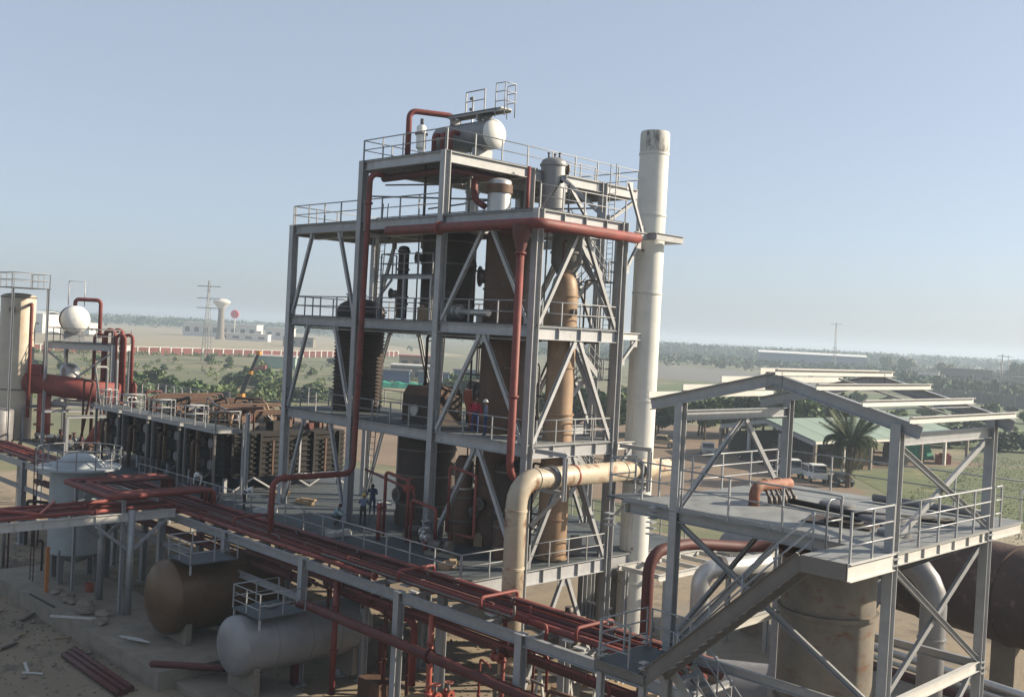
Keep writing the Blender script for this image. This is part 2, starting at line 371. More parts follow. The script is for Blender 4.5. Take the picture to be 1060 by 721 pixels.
brace((XC, Y2+.3, L[4]+.9), (XC, Y3-.1, L[5]-.65)); brace((XC+.3, Y1, L[4]+.05), (-4.4, Y1, L[5]-.7)); brace((-4.4, Y1, L[5]-.7), (-1.0, Y1, L[4]+.1))
for y0_, y1_, x_ in ((Y0, Y1, XD),):
    ym = (y0_+y1_)/2; brace((x_, y0_+.3, .1), (x_, ym-.16, L[1]-.75)); brace((x_, y1_-.3, .1), (x_, ym+.16, L[1]-.75))
# cantilevers towards the chimney
for z in (L[2], L[3]):
    mb = MB(); mb.ib((XD, Y1+.25, z-.3), (XD, 7.75, z-.3), .2, .36); mb.build('cantilever', 'purlin', T)
    brace((XD, Y1+.24, z-1.7), (XD, 7.5, z-.5), .14)
# ring frame round the chimney
fr = MB(); cx, cy, zz, hw = -.1, 8.5, 22.25, 1.15
for a, b in (((cx-hw, cy-hw), (cx+hw, cy-hw)), ((cx+hw, cy-hw+.1), (cx+hw, cy+hw)), ((cx+hw-.1, cy+hw), (cx-hw, cy+hw)), ((cx-hw, cy+hw-.1), (cx-hw, cy-hw+.1))):
    fr.ch((*a, zz), (*b, zz), .1, .36, .02)
fr.build('chimney_guide_frame', 'steel', T)
mb = MB(); mb.ib((XD-.9, Y1+.05, zz), (XD-.9, cy-hw-.06, zz), .16, .3); mb.ib((XD+.5, Y1+.3, zz), (XD+.5, cy-hw-.06, zz), .16, .3); mb.build('cantilever', 'steel', T)
brace((XD, Y1+.24, zz-1.9), (XD, cy-hw, zz-.25), .14); brace((XD, Y1+.24, L[4]+2.0), (XD, cy-hw+.2, zz+.2), .14)
# railings
def rl(a, b, **k): railing(T, a, b, **k)
for z in (L[2], L[3], L[4]):
    rl((XA, -.05, z), (XB-.3, -.05, z), step=1.7); 
    if z < L[4]: rl((XB+.3, -.05, z), (XC-.3, -.05, z), step=1.7); rl((XC+.3, -.05, z), (XD-.3, -.05, z), step=1.9)
    rl((XD+.05, .5 if z < L[4] else .0, z), (XD+.05, Y1-.3 if z < L[4] else Y1+.05, z), step=1.5 if z < L[4] else 1.5)
    rl((XA, Y1+.05, z), (XC-.3, Y1+.05, z), step=1.7); rl((XA-.05, .1, z), (XA-.05, Y1, z), step=1.5)
rl((XB+.3, -.05, L[4]), (XC-.3, -.05, L[4]), step=1.7)
rl((XB, -.05, L[5]), (XC, -.05, L[5]), step=1.7, ends=(1, 1)); rl((XC+.05, 0, L[5]), (XC+.05, Y3, L[5]), step=1.9); rl((XB-.05, 0, L[5]), (XB-.05, Y3, L[5]), step=1.9); rl((XB, Y3, L[5]), (XC, Y3, L[5]), step=1.7)
rl((-8.2, 9.0, L[5]), (-8.2, 13.0, L[5]), step=1.3)
# stair tower behind the near end: switchback flights
sy0, sy1 = 6.7, 9.9
for k in range(1, 4):
    z0, z1 = L[k], L[k+1]; zm = (z0+z1)/2
    flight(T, (-6.1, sy0, z0), (-6.1, sy1, zm), (1, 0, 0), .75); flight(T, (-4.3, sy1, zm), (-4.3, sy0, z1), (-1, 0, 0), .75)
    plate(-6.3, -4.1, sy1, 10.9, zm); rl((-6.3, 10.85, zm), (-4.1, 10.85, zm), step=1.1); rl((-4.1, sy1, zm), (-4.1, 10.85, zm), step=.9)
    plate(-6.3, -3.7, Y1+.3, sy0, z1)
for z in (L[2], L[3]): rl((XC+.3, Y1+.05, z), (-4.4, Y1+.05, z), step=1.2); rl((-3.6, Y1+.05, z), (XD-.3, Y1+.05, z), step=1.6)
# cable trays slung under the decks and ladders between them
for z, y in ((L[2], 1.1), (L[3], .9), (L[4], 1.3), (L[3], 4.9)):
    MB().ch((XA+.4, y, z-.72), (XD-.4, y, z-.72), .1, .3, .012, (0, 1, 0)).build('cable_tray', 'galv', T)
for k, (x, y) in ((1, (-12.9, .75)), (2, (-7.5, .8)), (3, (-12.9, .8))):
    ld = MB()
    for s_ in (-.22, .22): ld.tube((x+s_, y, L[k]), (x+s_, y+.25, L[k+1]+1.0), .028, 6)
    for i in range(16): ld.tube((x-.22, y+.25*i/18, L[k]+.3+i*.34), (x+.22, y+.25*i/18, L[k]+.3+i*.34), .018, 5)
    ld.build('ladder', 'rail', T)
for x, y, k in ((-10.2, Y1, 1), (-10.2, Y1, 2), (-17.0, Y1, 1), (-3.4, Y1, 2)): MB().ib((x, y, L[k]), (x, y, L[k+1]-.56), .16, .16, .018, .014, (0, 1, 0)).build('prop', 'steel', T)
# access ladder left of the chimney rear
ld = MB()
for s_ in (-.22, .22): ld.tube((-6.3+s_, Y2+.35, L[3]), (-6.3+s_, Y2+.35, L[5]+1.1), .03, 6)
for i in range(26): ld.tube((-6.52, Y2+.35, L[3]+.3+i*.32), (-6.08, Y2+.35, L[3]+.3+i*.32), .018, 5)
ld.build('ladder', 'rail', T)

# ---------------------------------------------------------------- lower deck (level one)
K = thing('lower_deck', 'wide blue grey steel deck under the tower with a long handrail', 'deck', (-18, 3, 0))
KX0, KX1, KY0, KY1 = -44.0, .12, -3.84, 13.0
for i in range(7):
    a = KX0+(KX1-KX0)*i/7; b = KX0+(KX1-KX0)*(i+1)/7-.015
    for y0_, y1_ in ((KY0, 4.4), (4.415, KY1)):
        plate(a, b, y0_, y1_, L[1], 'plate', K)
for y in (KY0+.14, 4.4, KY1-.14):
    mb = MB(); mb.ib((KX0, y, L[1]-.33), (KX1-.3, y, L[1]-.33), .25, .5); mb.build('beam', 'steel', K)
o = MB().ib((KX1-.13, KY0+.02, L[1]-.4), (KX1-.13, -.25, L[1]-.4), .26, .68).build('beam', 'steel', K)
o = MB().ib((KX1-.13, .26, L[1]-.4), (KX1-.13, Y1-.26, L[1]-.4), .26, .68).build('beam', 'steel', K)
for i in range(1, 5):
    s_ = MB(); s_.box((KX1-.13, Y1*i/5+.2, L[1]-.4), (.25, .02, .615)); s_.build('stiffener', 'steel', o)
o = MB().ib((KX1-.13, Y1+.26, L[1]-.4), (KX1-.13, KY1, L[1]-.4), .26, .68).build('beam', 'steel', K)
for i in range(1, 14):
    x = KX0+(KX1-KX0)*i/14
    mb = MB(); mb.ib((x, KY0+.3, L[1]-.2), (x, KY1-.3, L[1]-.2), .16, .28); mb.build('joist', 'steel', K)
for x in (-42, -35, -28, XA, XB, XC):
    column(x, KY0+.15, 0, L[1]-.6, .3, K); column(x, KY1-.15, 0, L[1]-.6, .3, K)
railing(K, (-31.5, KY0+.06, L[1]), (KX1-.05, KY0+.06, L[1]), step=1.75, h=1.15)
railing(K, (KX1-.05, KY0+.1, L[1]), (KX1-.05, -.4, L[1]), step=1.4, h=1.15)
railing(K, (KX1-.05, .45, L[1]), (KX1-.05, Y1-.3, L[1]), step=1.5, h=1.15)
railing(K, (KX1-.4, KY1-.05, L[1]), (-12, KY1-.05, L[1]), step=1.8, h=1.15)
# side frame between tower and chimney (open grating frame)
F = thing('open_floor_frame', 'open ladder like steel floor frame between tower foot and white chimney', 'steel frame', (1.5, 8, 0))
for x in (.35, 2.9): MB().ib((x, Y1+.5, 5.6), (x, 17, 5.6), .16, .3).build('beam', 'purlin', F)
for i in range(7): MB().ib((.44, Y1+.7+i*1.65, 5.62), (2.81, Y1+.7+i*1.65, 5.62), .12, .22).build('cross_beam', 'purlin', F)
for x, y in ((.35, 7.2), (2.9, 7.2), (.35, 16.5), (2.9, 16.5)): column(x, y, 0, 5.44, .22, F)

# ================================================================ CHIMNEY
CX, CY = -.25, 8.5
C_ = thing('chimney', 'tall plain white steel chimney with sooty top beside the tower', 'chimney', (CX, CY, 0))
r = .75
mb = MB(); mb.lathe((CX, CY, 0), [(r, .1), (r, 26.6)], 40); mb.build('shaft', 'stack', C_)
mb = MB(); mb.lathe((CX, CY, 0), [(r+.005, 26.6), (r+.005, 27.6), (r-.04, 27.75), (r-.1, 27.75), (r-.1, 26.2), (.01, 26.2)], 40); mb.build('sooty_tip', 'soot', C_)
for z in (4.5, 8.2, 13.9, 19.4, 23.4, 26.55):
    mb = MB(); mb.lathe((CX, CY, z), [(r, 0), (r+.035, 0), (r+.035, .1), (r, .1)], 40); mb.build('flange_ring', 'stack', C_)
mb = MB(); mb.lathe((CX, CY, 0), [(r+.25, 0), (r+.25, .12), (r, .12)], 40); mb.build('base_flange', 'bolt', C_)
for z, a in ((9.8, -1.2), (21.6, -1.3), (6.4, -1.0)):
    d = V((math.cos(a), math.sin(a), 0)); mb = MB(); mb.tube(V((CX, CY, z))+d*(r-.1), V((CX, CY, z))+d*(r+.12), .06, 8); mb.build('port', 'bolt', C_)

# ================================================================ SHELTER ON THE RIGHT
SX0, SX1, SY0, SY1, SZ, SE = 15.0, 21.6, -8.9, -2.9, 12.15, 15.05
H = thing('roof_frame_shelter', 'bare galvanised steel shelter platform with unclad gable roof frame and stairs', 'steel shelter', (18, -6, 0))
def hcol(x, y, z0, z1, w_=.26): 
    mb = MB(); mb.ib((x, y, z0), (x, y, z1), w_, w_+.02, .03, .022, (0, 1, 0)); o = mb.build('column', 'galv', H)
    for zz in (SZ-.1, 8.2):
        for i in range(3): MB().box((x, y, zz-.22+i*.16), (w_+.05, w_+.06, .035)).build('splice_bar', 'galv', o)
for x in (SX0, SX1):
    for y in (SY0, SY1): hcol(x, y, 0, SE+.28)
def hb(a, b, w_, h, m='galv', name='beam', kind='i'):
    mb = MB(); (mb.ib if kind == 'i' else mb.ch)(a, b, w_, h, .022); return mb.build(name, m, H)
for x in (SX0, SX1): hb((x, SY0+.15, SE-.12), (x, SY1-.15, SE-.12), .16, .3)
AX, AZ = 18.05, 16.2
for y in (SY0, SY1):
    for s_, ex, ez in ((-1, 13.9, 15.17), (1, 22.2, 15.17)):
        mb = MB(); mb.ib((AX-s_*(-.02), y, AZ), (ex, y, ez), .2, .34, .025, .018); mb.build('rafter', 'galv', H)
    mb = MB(); mb.box((AX, y, AZ-.06), (.5, .06, .5)); mb.build('ridge_plate', 'galv', H)
def purl(x, flip):
    t = abs(x-AX)/(22.2-AX); z = AZ+(15.17-AZ)*t+.17+.1
    mb = MB(); a, b = (x, -9.25, z), (x, -2.35, z)
    mb.ch(a, b, .09, .17, .014, flip=flip); return mb.build('purlin', 'purlin', H)
for x in (18.32, 19.55, 20.85, 22.08): purl(x, 1)
for x in (17.78, 16.55, 15.25, 14.02): purl(x, -1)
# sag rod and wind brace of the roof
hb((18.4, -6.0, 16.25), (22.0, -5.6, 15.35), .07, .05, 'purlin', 'sag_bar', 'c')
MB().bar((20.2, -8.8, 15.55), (21.0, -3.2, 15.62), .18, .02).build('wind_brace', 'galv', H)
# platform
DX0, DX1, DY0, DY1 = 13.1, 21.75, -9.05, -.35
nx = 5
for i in range(nx):
    a = DX0+(DX1-DX0)*i/nx; b = DX0+(DX1-DX0)*(i+1)/nx-.012
    plate(a, b, DY0, DY1, SZ, 'plateL', H)
plate(20.5, DX1, -11.3, DY0-.012, SZ, 'plateL', H)
plate(12.2, DX0-.012, -8.7, -7.4, SZ, 'plate', H)
def hbw(a, b, h=.3, w_=.15, stiff=0):
    o = hb(a, b, w_, h, 'purlin')
    a = V(a); b = V(b)
    for i in range(stiff):
        q = a+(b-a)*((i+.6)/stiff); MB().box(q+V((0, 0, 0)), (w_-.01, .02, h-.046)).build('stiffener', 'purlin', o) if abs(b.y-a.y) > abs(b.x-a.x) else MB().box(q, (.02, w_-.01, h-.046)).build('stiffener', 'purlin', o)
    return o
hbw((SX1+.05, SY0+.16, SZ-.2), (SX1+.05, SY1-.16, SZ-.2), stiff=6); hbw((SX0, SY0+.16, SZ-.2), (SX0, SY1-.16, SZ-.2))
hbw((SX1+.05, SY1+.16, SZ-.2), (SX1+.05, DY1, SZ-.2)); hbw((DX0+.1, DY0, SZ-.2), (DX0+.1, DY1, SZ-.2))
hb((SX0+.14, SY0, SZ-.2), (SX1-.14, SY0, SZ-.2), .15, .3); hb((SX0+.14, SY1, SZ-.2), (SX1-.14, SY1, SZ-.2), .15, .3); hb((DX0+.2, DY1-.1, SZ-.2), (SX1, DY1-.1, SZ-.2), .15, .3)
hb((DX0+.2, SY0, SZ-.2), (SX0-.14, SY0, SZ-.2), .15, .3)
# landing apron (the bright channel end) and inner landing edge
MB().ch((DX1+.02, -11.35, SZ-.2), (DX1+.02, SY0-.18, SZ-.2), .1, .42, .02, flip=1).build('landing_channel', 'purlin', H)
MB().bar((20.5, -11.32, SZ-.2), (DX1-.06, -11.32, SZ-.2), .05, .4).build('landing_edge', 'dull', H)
# X bracing
def xb(a, b, w_=.16): mb = MB(); mb.ch(a, b, .09, w_, .014); mb.build('brace', 'galv', H)
xb((SX1+.03, SY0+.2, SE-.35), (SX1+.03, SY1-.2, SZ+.15)); xb((SX1-.08, SY1-.2, SE-.35), (SX1-.08, SY0+.2, SZ+.15))
xb((SX1+.03, SY0+.2, SZ-.5), (SX1+.03, SY1-.2, 8.4)); xb((SX1-.08, SY1-.2, SZ-.5), (SX1-.08, SY0+.2, 8.4))
hbw((SX1+.03, SY0+.16, 8.2), (SX1+.03, SY1-.16, 8.2), .28); hbw((SX0, SY0+.16, 8.2), (SX0, SY1-.16, 8.2), .28)
hb((SX0+.14, SY1, 8.2), (SX1-.14, SY1, 8.2), .14, .26); hb((SX0+.14, SY0, 8.0), (SX1-.14, SY0, 8.0), .14, .26)
xm = (SX0+SX1)/2
xb((SX0+.18, SY0, SZ-.4), (SX1-.3, SY0, 8.2)); xb((SX0+.25, SY0+.12, 8.3), (18.3, SY0+.12, SZ-.45))
xb((SX0, SY0+.25, SZ+.1), (SX0, (SY0+SY1)/2+.25, SE-.3)); xb((SX0, SY1-.2, SZ+.1), (SX0, (SY0+SY1)/2+.45, SE-.3))
xb((SX0, SY0+.2, 8.4), (SX0, SY1-.2, SZ-.5)); xb((SX0+.2, SY1, 8.3), (SX1-.2, SY1, SZ-.4))
xb((SX0+.2, SY0, 7.8), (SX1-.2, SY0, 4.2)); xb((SX1, SY0+.2, 8.0), (SX1, SY1-.2, 4.2)); xb((SX1-.1, SY1-.2, 8.0), (SX1-.1, SY0+.2, 4.2)); hb((SX0+.14, SY0, 4.0), (SX1-.14, SY0, 4.0), .14, .26); hb((SX0+.14, SY1, 4.0), (SX1-.14, SY1, 4.0), .14, .26)
# platform railings (two middle rails)
R3 = (1, .67, .34)
kw = dict(h=1.2, m='galv', r=.026)
railing(H, (DX1-.03, SY0+.1, SZ), (DX1-.03, SY1-.1, SZ), step=1.15, rails=R3, ends=(0, 0), **kw)
railing(H, (DX1-.03, SY1+.15, SZ), (DX1-.03, -2.2, SZ), step=.6, rails=R3, **kw)
railing(H, (DX1-.03, -11.25, SZ), (DX1-.03, SY0-.2, SZ), step=1.15, rails=R3, **kw)
railing(H, (SX0+.2, DY0+.02, SZ), (20.3, DY0+.02, SZ), step=1.75, rails=(1, .55), **kw)
railing(H, (12.25, -8.65, SZ), (SX0-.2, -8.65, SZ), step=1.3, rails=(1, .55), **kw)
railing(H, (DX0+.05, -7.3, SZ), (DX0+.05, DY1, SZ), step=1.55, rails=(1, .67, .34), **kw)
railing(H, (DX0+.05, DY1+.02, SZ), (DX1, DY1+.02, SZ), step=2.1, rails=(1, .55), **kw)
railing(H, (12.25, -8.6, SZ), (12.25, -7.4, SZ), step=1.2, rails=(1, .55), **kw)
# looped rail ends at the stair head
def hoop(p, q, h=1.2):
    mb = MB(); p = V(p); q = V(q); mb.path([p, p+V((0, 0, h)), q+V((0, 0, h)), q], .028, 7, .18); mb.tube(p+V((0, 0, h*.55)), q+V((0, 0, h*.55)), .024, 6); mb.build('hoop_rail', 'galv', H)
hoop((20.45, -9.35, SZ), (20.45, -10.05, SZ)); hoop((20.5, -11.28, SZ), (20.95, -11.28, SZ)) if False else None
# stair: upper flight, landing, lower flight
W_ = .95
fl_a, fl_b = V((16.05, -11.28, 8.0)), V((20.5, -11.28, SZ))
st = MB()
for yy in (-11.28, -11.28+W_):
    a = V((fl_a.x, yy, fl_a.z)); b = V((fl_b.x, yy, fl_b.z))
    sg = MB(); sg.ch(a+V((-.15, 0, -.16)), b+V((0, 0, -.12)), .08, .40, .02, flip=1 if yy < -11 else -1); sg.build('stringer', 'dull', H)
tm = MB(); tm.box((0, 0, 0), (.27, W_-.08, .035)); tme = tm.mesh('tread', (0, 0, 0)); tme.materials.append(M['galv'])
n = 19
for i in range(1, n): share('tread', tme, H, fl_a+(fl_b-fl_a)*(i/n)+V((0, W_/2, -.03)))
def strail(yy):
    mb = MB(); a = V((fl_a.x+.3, yy, fl_a.z+.15)); b = V((fl_b.x-.25, yy, fl_b.z-.1))
    for hh in (1.0, .62, .3): mb.tube(a+V((0, 0, hh)), b+V((0, 0, hh)), .025, 6)
    for i in range(5):
        q = a+(b-a)*(i/4); mb.tube(q-V((0, 0, .1)), q+V((0, 0, 1.0)), .026, 6)
    mb.build('handrail', 'galv', H)
strail(-11.28+W_)
LZ = 8.0
plate(14.3, 16.04, -11.3, -9.05, LZ, 'plate', H)
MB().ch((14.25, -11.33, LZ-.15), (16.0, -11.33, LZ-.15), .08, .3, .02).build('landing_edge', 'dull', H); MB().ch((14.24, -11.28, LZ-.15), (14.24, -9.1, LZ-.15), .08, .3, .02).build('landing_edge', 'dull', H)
railing(H, (14.34, -11.2, LZ), (14.34, -9.1, LZ), step=1.0, rails=R3, h=1.15, m='galv', r=.026)
railing(H, (14.34, -11.24, LZ), (15.4, -11.24, LZ), step=1.0, rails=R3, h=1.15, m='galv', r=.026)
railing(H, (14.5, -9.1, LZ), (15.9, -9.1, LZ), step=1.3, rails=(1, .55), h=1.15, m='galv', r=.026)
for p in ((14.4, -11.2), (15.9, -11.2), (14.4, -9.2)): hcol(*p, 0, LZ-.06, .16)
lf_a, lf_b = V((20.4, -10.1, 3.9)), V((16.05, -10.1, LZ))
for yy in (-10.1, -10.1+W_): MB().ch(V((lf_a.x, yy, lf_a.z-.12)), V((lf_b.x, yy, lf_b.z-.12)), .08, .26, .02).build('stringer', 'galv', H)
for i in range(1, 17): share('tread', tme, H, lf_a+(lf_b-lf_a)*(i/17)+V((0, W_/2, -.03)))
for yy in (-10.1, -10.1+W_):
    mb = MB(); a = V((lf_a.x, yy, lf_a.z)); b = V((lf_b.x, yy, lf_b.z))
    for hh in (1.0, .55): mb.tube(a+V((0, 0, hh)), b+V((0, 0, hh)), .025, 6)
    for i in range(6): q = a+(b-a)*(i/5); mb.tube(q, q+V((0, 0, 1.0)), .026, 6)
    mb.build('handrail', 'galv', H)

for i, (x, y, r_) in enumerate(((19.2, -4.4, .75), (17.2, -3.4, .55), (20.6, -6.6, .45))):
    mb = MB(); mb.lathe((x, y, SZ), [(r_, .0), (r_, .1), (r_-.06, .14), (.02, .16)], 28); o = mb.build('deck_cover', 'greyv'); tag(o, ('large', 'medium', 'small')[i]+' round grey cover on the shelter deck', 'cover')
for i in range(5):
    x = DX0+(DX1-DX0)*(i+.5)/5; MB().box((x, DY0+.03, SZ+.06), (1.66, .02, .12)).build('toe_plate', 'galv', H) if i < 4 else None

# ================================================================ VESSELS IN THE TOWER
def ringp(parent, x, y, z, r, h=.1, d=.06, m='bolt', name='flange', n=28):
    mb = MB(); mb.lathe((x, y, z), [(r-.02, 0), (r+d, 0), (r+d, h), (r-.02, h)], n); return mb.build(name, m, parent)
def nozzle(parent, p, d, ln, r, m='bolt', fl=True):
    p = V(p); d = V(d).normalized(); mb = MB(); mb.tube(p, p+d*ln, r, 12)
    if fl: mb.tube(p+d*(ln-.06), p+d*ln, r*1.5, 12)
    return mb.build('nozzle', m, parent)
def vessel(name, label, x, y, z0, z1, r, m, head=.35, rings=(), noz=(), skirt=0, n=32, cat='vessel', bottom=True, prof=None, rm='bolt'):
    t = thing(name, label, cat, (x, y, z0))
    p = prof or ((dome(r, z0+skirt, head*.8, up_=False)[::-1] if bottom and skirt else [(r, z0)])+[(r, z0+skirt+.001), (r, z1)]+dome(r, z1, head)[1:])
    mb = MB(); mb.lathe((x, y, 0), p, n); mb.build('shell', m, t)
    if skirt: mb = MB(); mb.lathe((x, y, 0), [(r+.12, z0), (r+.12, z0+.06), (r-.01, z0+.06), (r-.01, z0+skirt)], n); mb.build('skirt', m, t)
    for z in rings: ringp(t, x, y, z, r, m=rm, n=n)
    for z, a, ln, rr in noz:
        d = V((math.cos(a), math.sin(a), 0)); nozzle(t, V((x, y, z))+d*(r-.08), d, ln, rr)
    return t
# ribbed dark condenser between the first two columns
x, y = -17.4, 3.0
t = thing('ribbed_condenser', 'dark vertical vessel wrapped in close horizontal ribs, domed above the third deck', 'vessel', (x, y, 12))
mb = MB(); mb.lathe((x, y, 0), [(1.42, 12.02), (1.42, 17.9)], 36); mb.build('shell', 'dark', t)
rm_ = MB(); rm_.lathe((0, 0, 0), [(1.41, 0), (1.5, .02), (1.5, .08), (1.41, .1)], 36); rme = rm_.mesh('rib', (0, 0, 0)); rme.materials.append(M['dark'])
for i in range(26): share('rib', rme, t, (x, y, 12.25+i*.215))
mb = MB(); mb.lathe((x, y, 0), dome(1.44, 17.9, .75), 36); mb.build('domed_head', 'dark', t)
ringp(t, x, y, 17.82, 1.44, .14, .08)
for a in (2.4, 4.2, 5.6):
    d = V((math.cos(a), math.sin(a), 0)); nozzle(t, V((x, y, 18.35))+d*.7, V((0, 0, 1)), .55, .16, 'dark')
vessel('reactor_drum', 'broad dark vessel on the third deck behind the middle column with a small railed platform', -10.3, 3.6, 17.55, 22.1, 1.5, 'dark', .5, rings=(18.4, 20.6, 21.8), noz=((20.9, -1.9, .5, .22), (18.9, -.7, .5, .18)))
t = thing('vessel_platform', 'small railed steel platform standing against the dark vessel on the third deck', 'platform', (-12.2, 1.8, 17.5))
plate(-13.1, -8.6, 1.0, 2.1, 19.95, 'plate', t)
for x in (-13.0, -11.0, -8.7): MB().ib((x, 1.1, 17.5), (x, 1.1, 19.88), .14, .14, .02, .015, (0, 1, 0)).build('leg', 'steel', t)
MB().ib((-13.1, 1.05, 19.78), (-8.6, 1.05, 19.78), .12, .2).build('edge_beam', 'steel', t)
MB().bar((-12.95, 1.1, 18.9), (-12.1, 1.1, 19.65), .1, .1).build('knee_brace', 'steel', t)
railing(t, (-13.05, 1.05, 19.95), (-11.0, 1.05, 19.95), step=1.0); railing(t, (-13.05, 1.05, 19.95), (-13.05, 2.1, 19.95), step=1.0); railing(t, (-11.0, 1.05, 19.95), (-8.6, 1.05, 19.95), step=1.2)
t = vessel('slim_separator', 'slim dark upright separator pot on the small platform left of the middle column', -11.9, 1.7, 17.55, 21.4, .3, 'dark', .15, rings=(18.3, 18.7, 20.2, 21.2), noz=((18.9, 3.6, .5, .2), (21.0, -.4, .3, .1)), n=18)
# big brown column
t = vessel('brown_column', 'broad dark brown column running through all decks beside the red riser pipe', -5.1, 3.1, 6.24, 22.0, 1.15, 'brown', .45, rings=(9.3, 13.6, 16.3, 19.2, 21.8), noz=((13.9, 3.6, .35, .34), (19.9, 3.7, .4, .36), (8.4, -1.4, .4, .22)), rm='brown')
t = vessel('column_neck', 'short pale capped cylinder with rusty collar on the fourth deck', -6.3, 3.4, 22.85, 24.9, .62, 'alum', .2, n=24)
ringp(t, -6.3, 3.4, 24.3, .62, .45, .07, 'brown', 'collar'); ringp(t, -6.3, 3.4, 23.2, .62, .08, .05, 'alum', 'band')
t = vessel('pale_pipe_column', 'narrow pale banded column between the fourth deck and the top deck', -9.3, 4.2, 22.85, 25.5, .36, 'alum', .1, rings=(23.4, 24.0, 24.6, 25.1), n=20, rm='alum')
# tan column
x, y = -.95, 3.0
t = thing('tan_column', 'slender tan rust clad column with domed top at the near end of the tower', 'vessel', (x, y, 6.25))
mb = MB(); mb.lathe((x, y, 0), [(.72, 6.25), (.72, 9.0), (.72, 13.2), (.68, 13.4), (.68, 19.0)], 30); mb.build('shell', 'tan', t)
mb = MB(); mb.lathe((x, y, 0), [(.68, 19.0), (.66, 19.3), (.56, 19.75), (.42, 19.98), (.32, 20.05), (.32, 20.25), (.01, 20.25)], 30); mb.build('domed_head', 'tan', t)
for z, rr in ((6.3, .76), (8.2, .72), (10.7, .72), (13.25, .72), (15.5, .68), (17.3, .68), (18.95, .68)): ringp(t, x, y, z, rr, .07, .05, 'tan', 'band')
nozzle(t, (x+.62, y-.1, 18.2), (1, .1, 0), .25, .12); nozzle(t, (x+.3, y-.5, 6.6), (.6, -1, 0), .4, .14, 'tan')
vessel('grey_pot', 'squat grey vessel hanging under the fourth deck above the tan column', -2.6, 4.8, 19.9, 22.6, .78, 'greyv', .1, prof=[(.3, 19.6), (.32, 19.9), (.78, 20.7), (.78, 22.7), (.01, 22.7)], rings=(21.2, 22.2), rm='greyv')
t = vessel('grey_top_column', 'grey column with flanged domed head poking through the top deck', -6.5, 7.6, 22.4, 26.5, .72, 'gtank', .36, rings=(23.6, 26.35), n=28, rm='gtank')
for a in (.6, 2.2, 4.0): nozzle(t, (-6.5+.3*math.cos(a), 7.6+.3*math.sin(a), 26.75), (0, 0, 1), .35, .06)
nozzle(t, (-6.1, 7.8, 26.2), (.6, 1, 0), .4, .2, 'tan')
# vessels on the lower deck
vessel('tall_dark_vessel', 'tall dark vessel standing on the lower deck behind the middle column', -10.9, 3.2, 6.24, 11.2, 1.6, 'dark', .3, rings=(7.4, 9.0, 10.4), noz=((8.0, -1.6, .5, .25), (9.8, -.6, .4, .2)))
t = vessel('feed_pot', 'grey brown pot with pale collar on the lower deck left of the brown column', -6.0, 1.6, 6.24, 8.9, .66, 'brown', .25, skirt=.5, rings=(7.4, 8.6), n=26)
ringp(t, -6.0, 1.6, 8.95, .5, .16, .05, 'alum', 'collar'); mb = MB(); mb.lathe((-6, 1.6, 0), [(.45, 9.1), (.45, 10.4), (.3, 10.7), (.01, 10.7)], 22); mb.build('upper_shell', 'brown', t); nozzle(t, (-5.4, 1.6, 8.0), (1, -.2, 0), .5, .2)
vessel('black_standpipe_tank', 'black upright tank on the lower deck behind the pale rusty elbow', -3.2, 2.2, 6.24, 10.5, .75, 'dark', .3, rings=(8.2, 10.2), n=26)
# second deck equipment
t = thing('rust_gearbox_housing', 'dark rusty machine housing on the second deck left of the middle column', 'machine', (-9.6, 2.4, 12))
mb = MB(); mb.box((-9.7, 2.4, 12.75), (2.6, 2.0, 1.5)); mb.build('housing', 'dark', t); mb = MB(); mb.prism([(-11.0, 1.4, 13.5), (-8.4, 1.4, 13.5), (-8.8, 1.4, 14.0), (-10.6, 1.4, 14.0)], (0, 0, 0), (0, 2, 0)); mb.build('lid', 'brown', t)
mb = MB(); mb.tube((-9.8, 1.38, 12.7), (-9.8, 1.2, 12.7), .3, 16); mb.build('port_cover', 'alum', t)
for xx in (-10.6, -8.8): MB().box((xx, 2.4, 12.03), (.3, 2.2, .06)).build('foot', 'bolt', t)
t = thing('orange_hopper', 'small orange brown hopper on the second deck right of the middle column', 'hopper', (-6.6, 2.2, 12))
mb = MB(); mb.lathe((-6.6, 2.6, 0), [(.28, 12.0), (.3, 12.5), (.75, 13.6), (.75, 14.0), (.7, 14.0), (.01, 13.95)], 4); mb.build('bin', 'redo', t); MB().box((-6.6, 2.6, 12.05), (.8, .8, .1)).build('base', 'bolt', t)
# bellows pipe on the third deck
t = thing('bellows_pipe', 'grey pipe with three bellows rings lying on the third deck', 'pipe', (-7.2, .9, 17.5))
mb = MB(); mb.tube((-8.2, 1.2, 18.0), (-4.3, 1.2, 18.0), .17, 14); mb.build('pipe_run', 'alum', t)
for xx in (-7.1, -6.75, -6.4): mb = MB(); mb.lathe((xx, 1.2, 18.0), [(.17, -.1), (.36, -.03), (.36, .03), (.17, .1)], 16, (1, 0, 0)); mb.build('bellows', 'alum', t)
for xx in (-7.9, -5.0): MB().box((xx, 1.2, 17.67), (.12, .3, .33)).build('pipe_foot', 'steel', t)
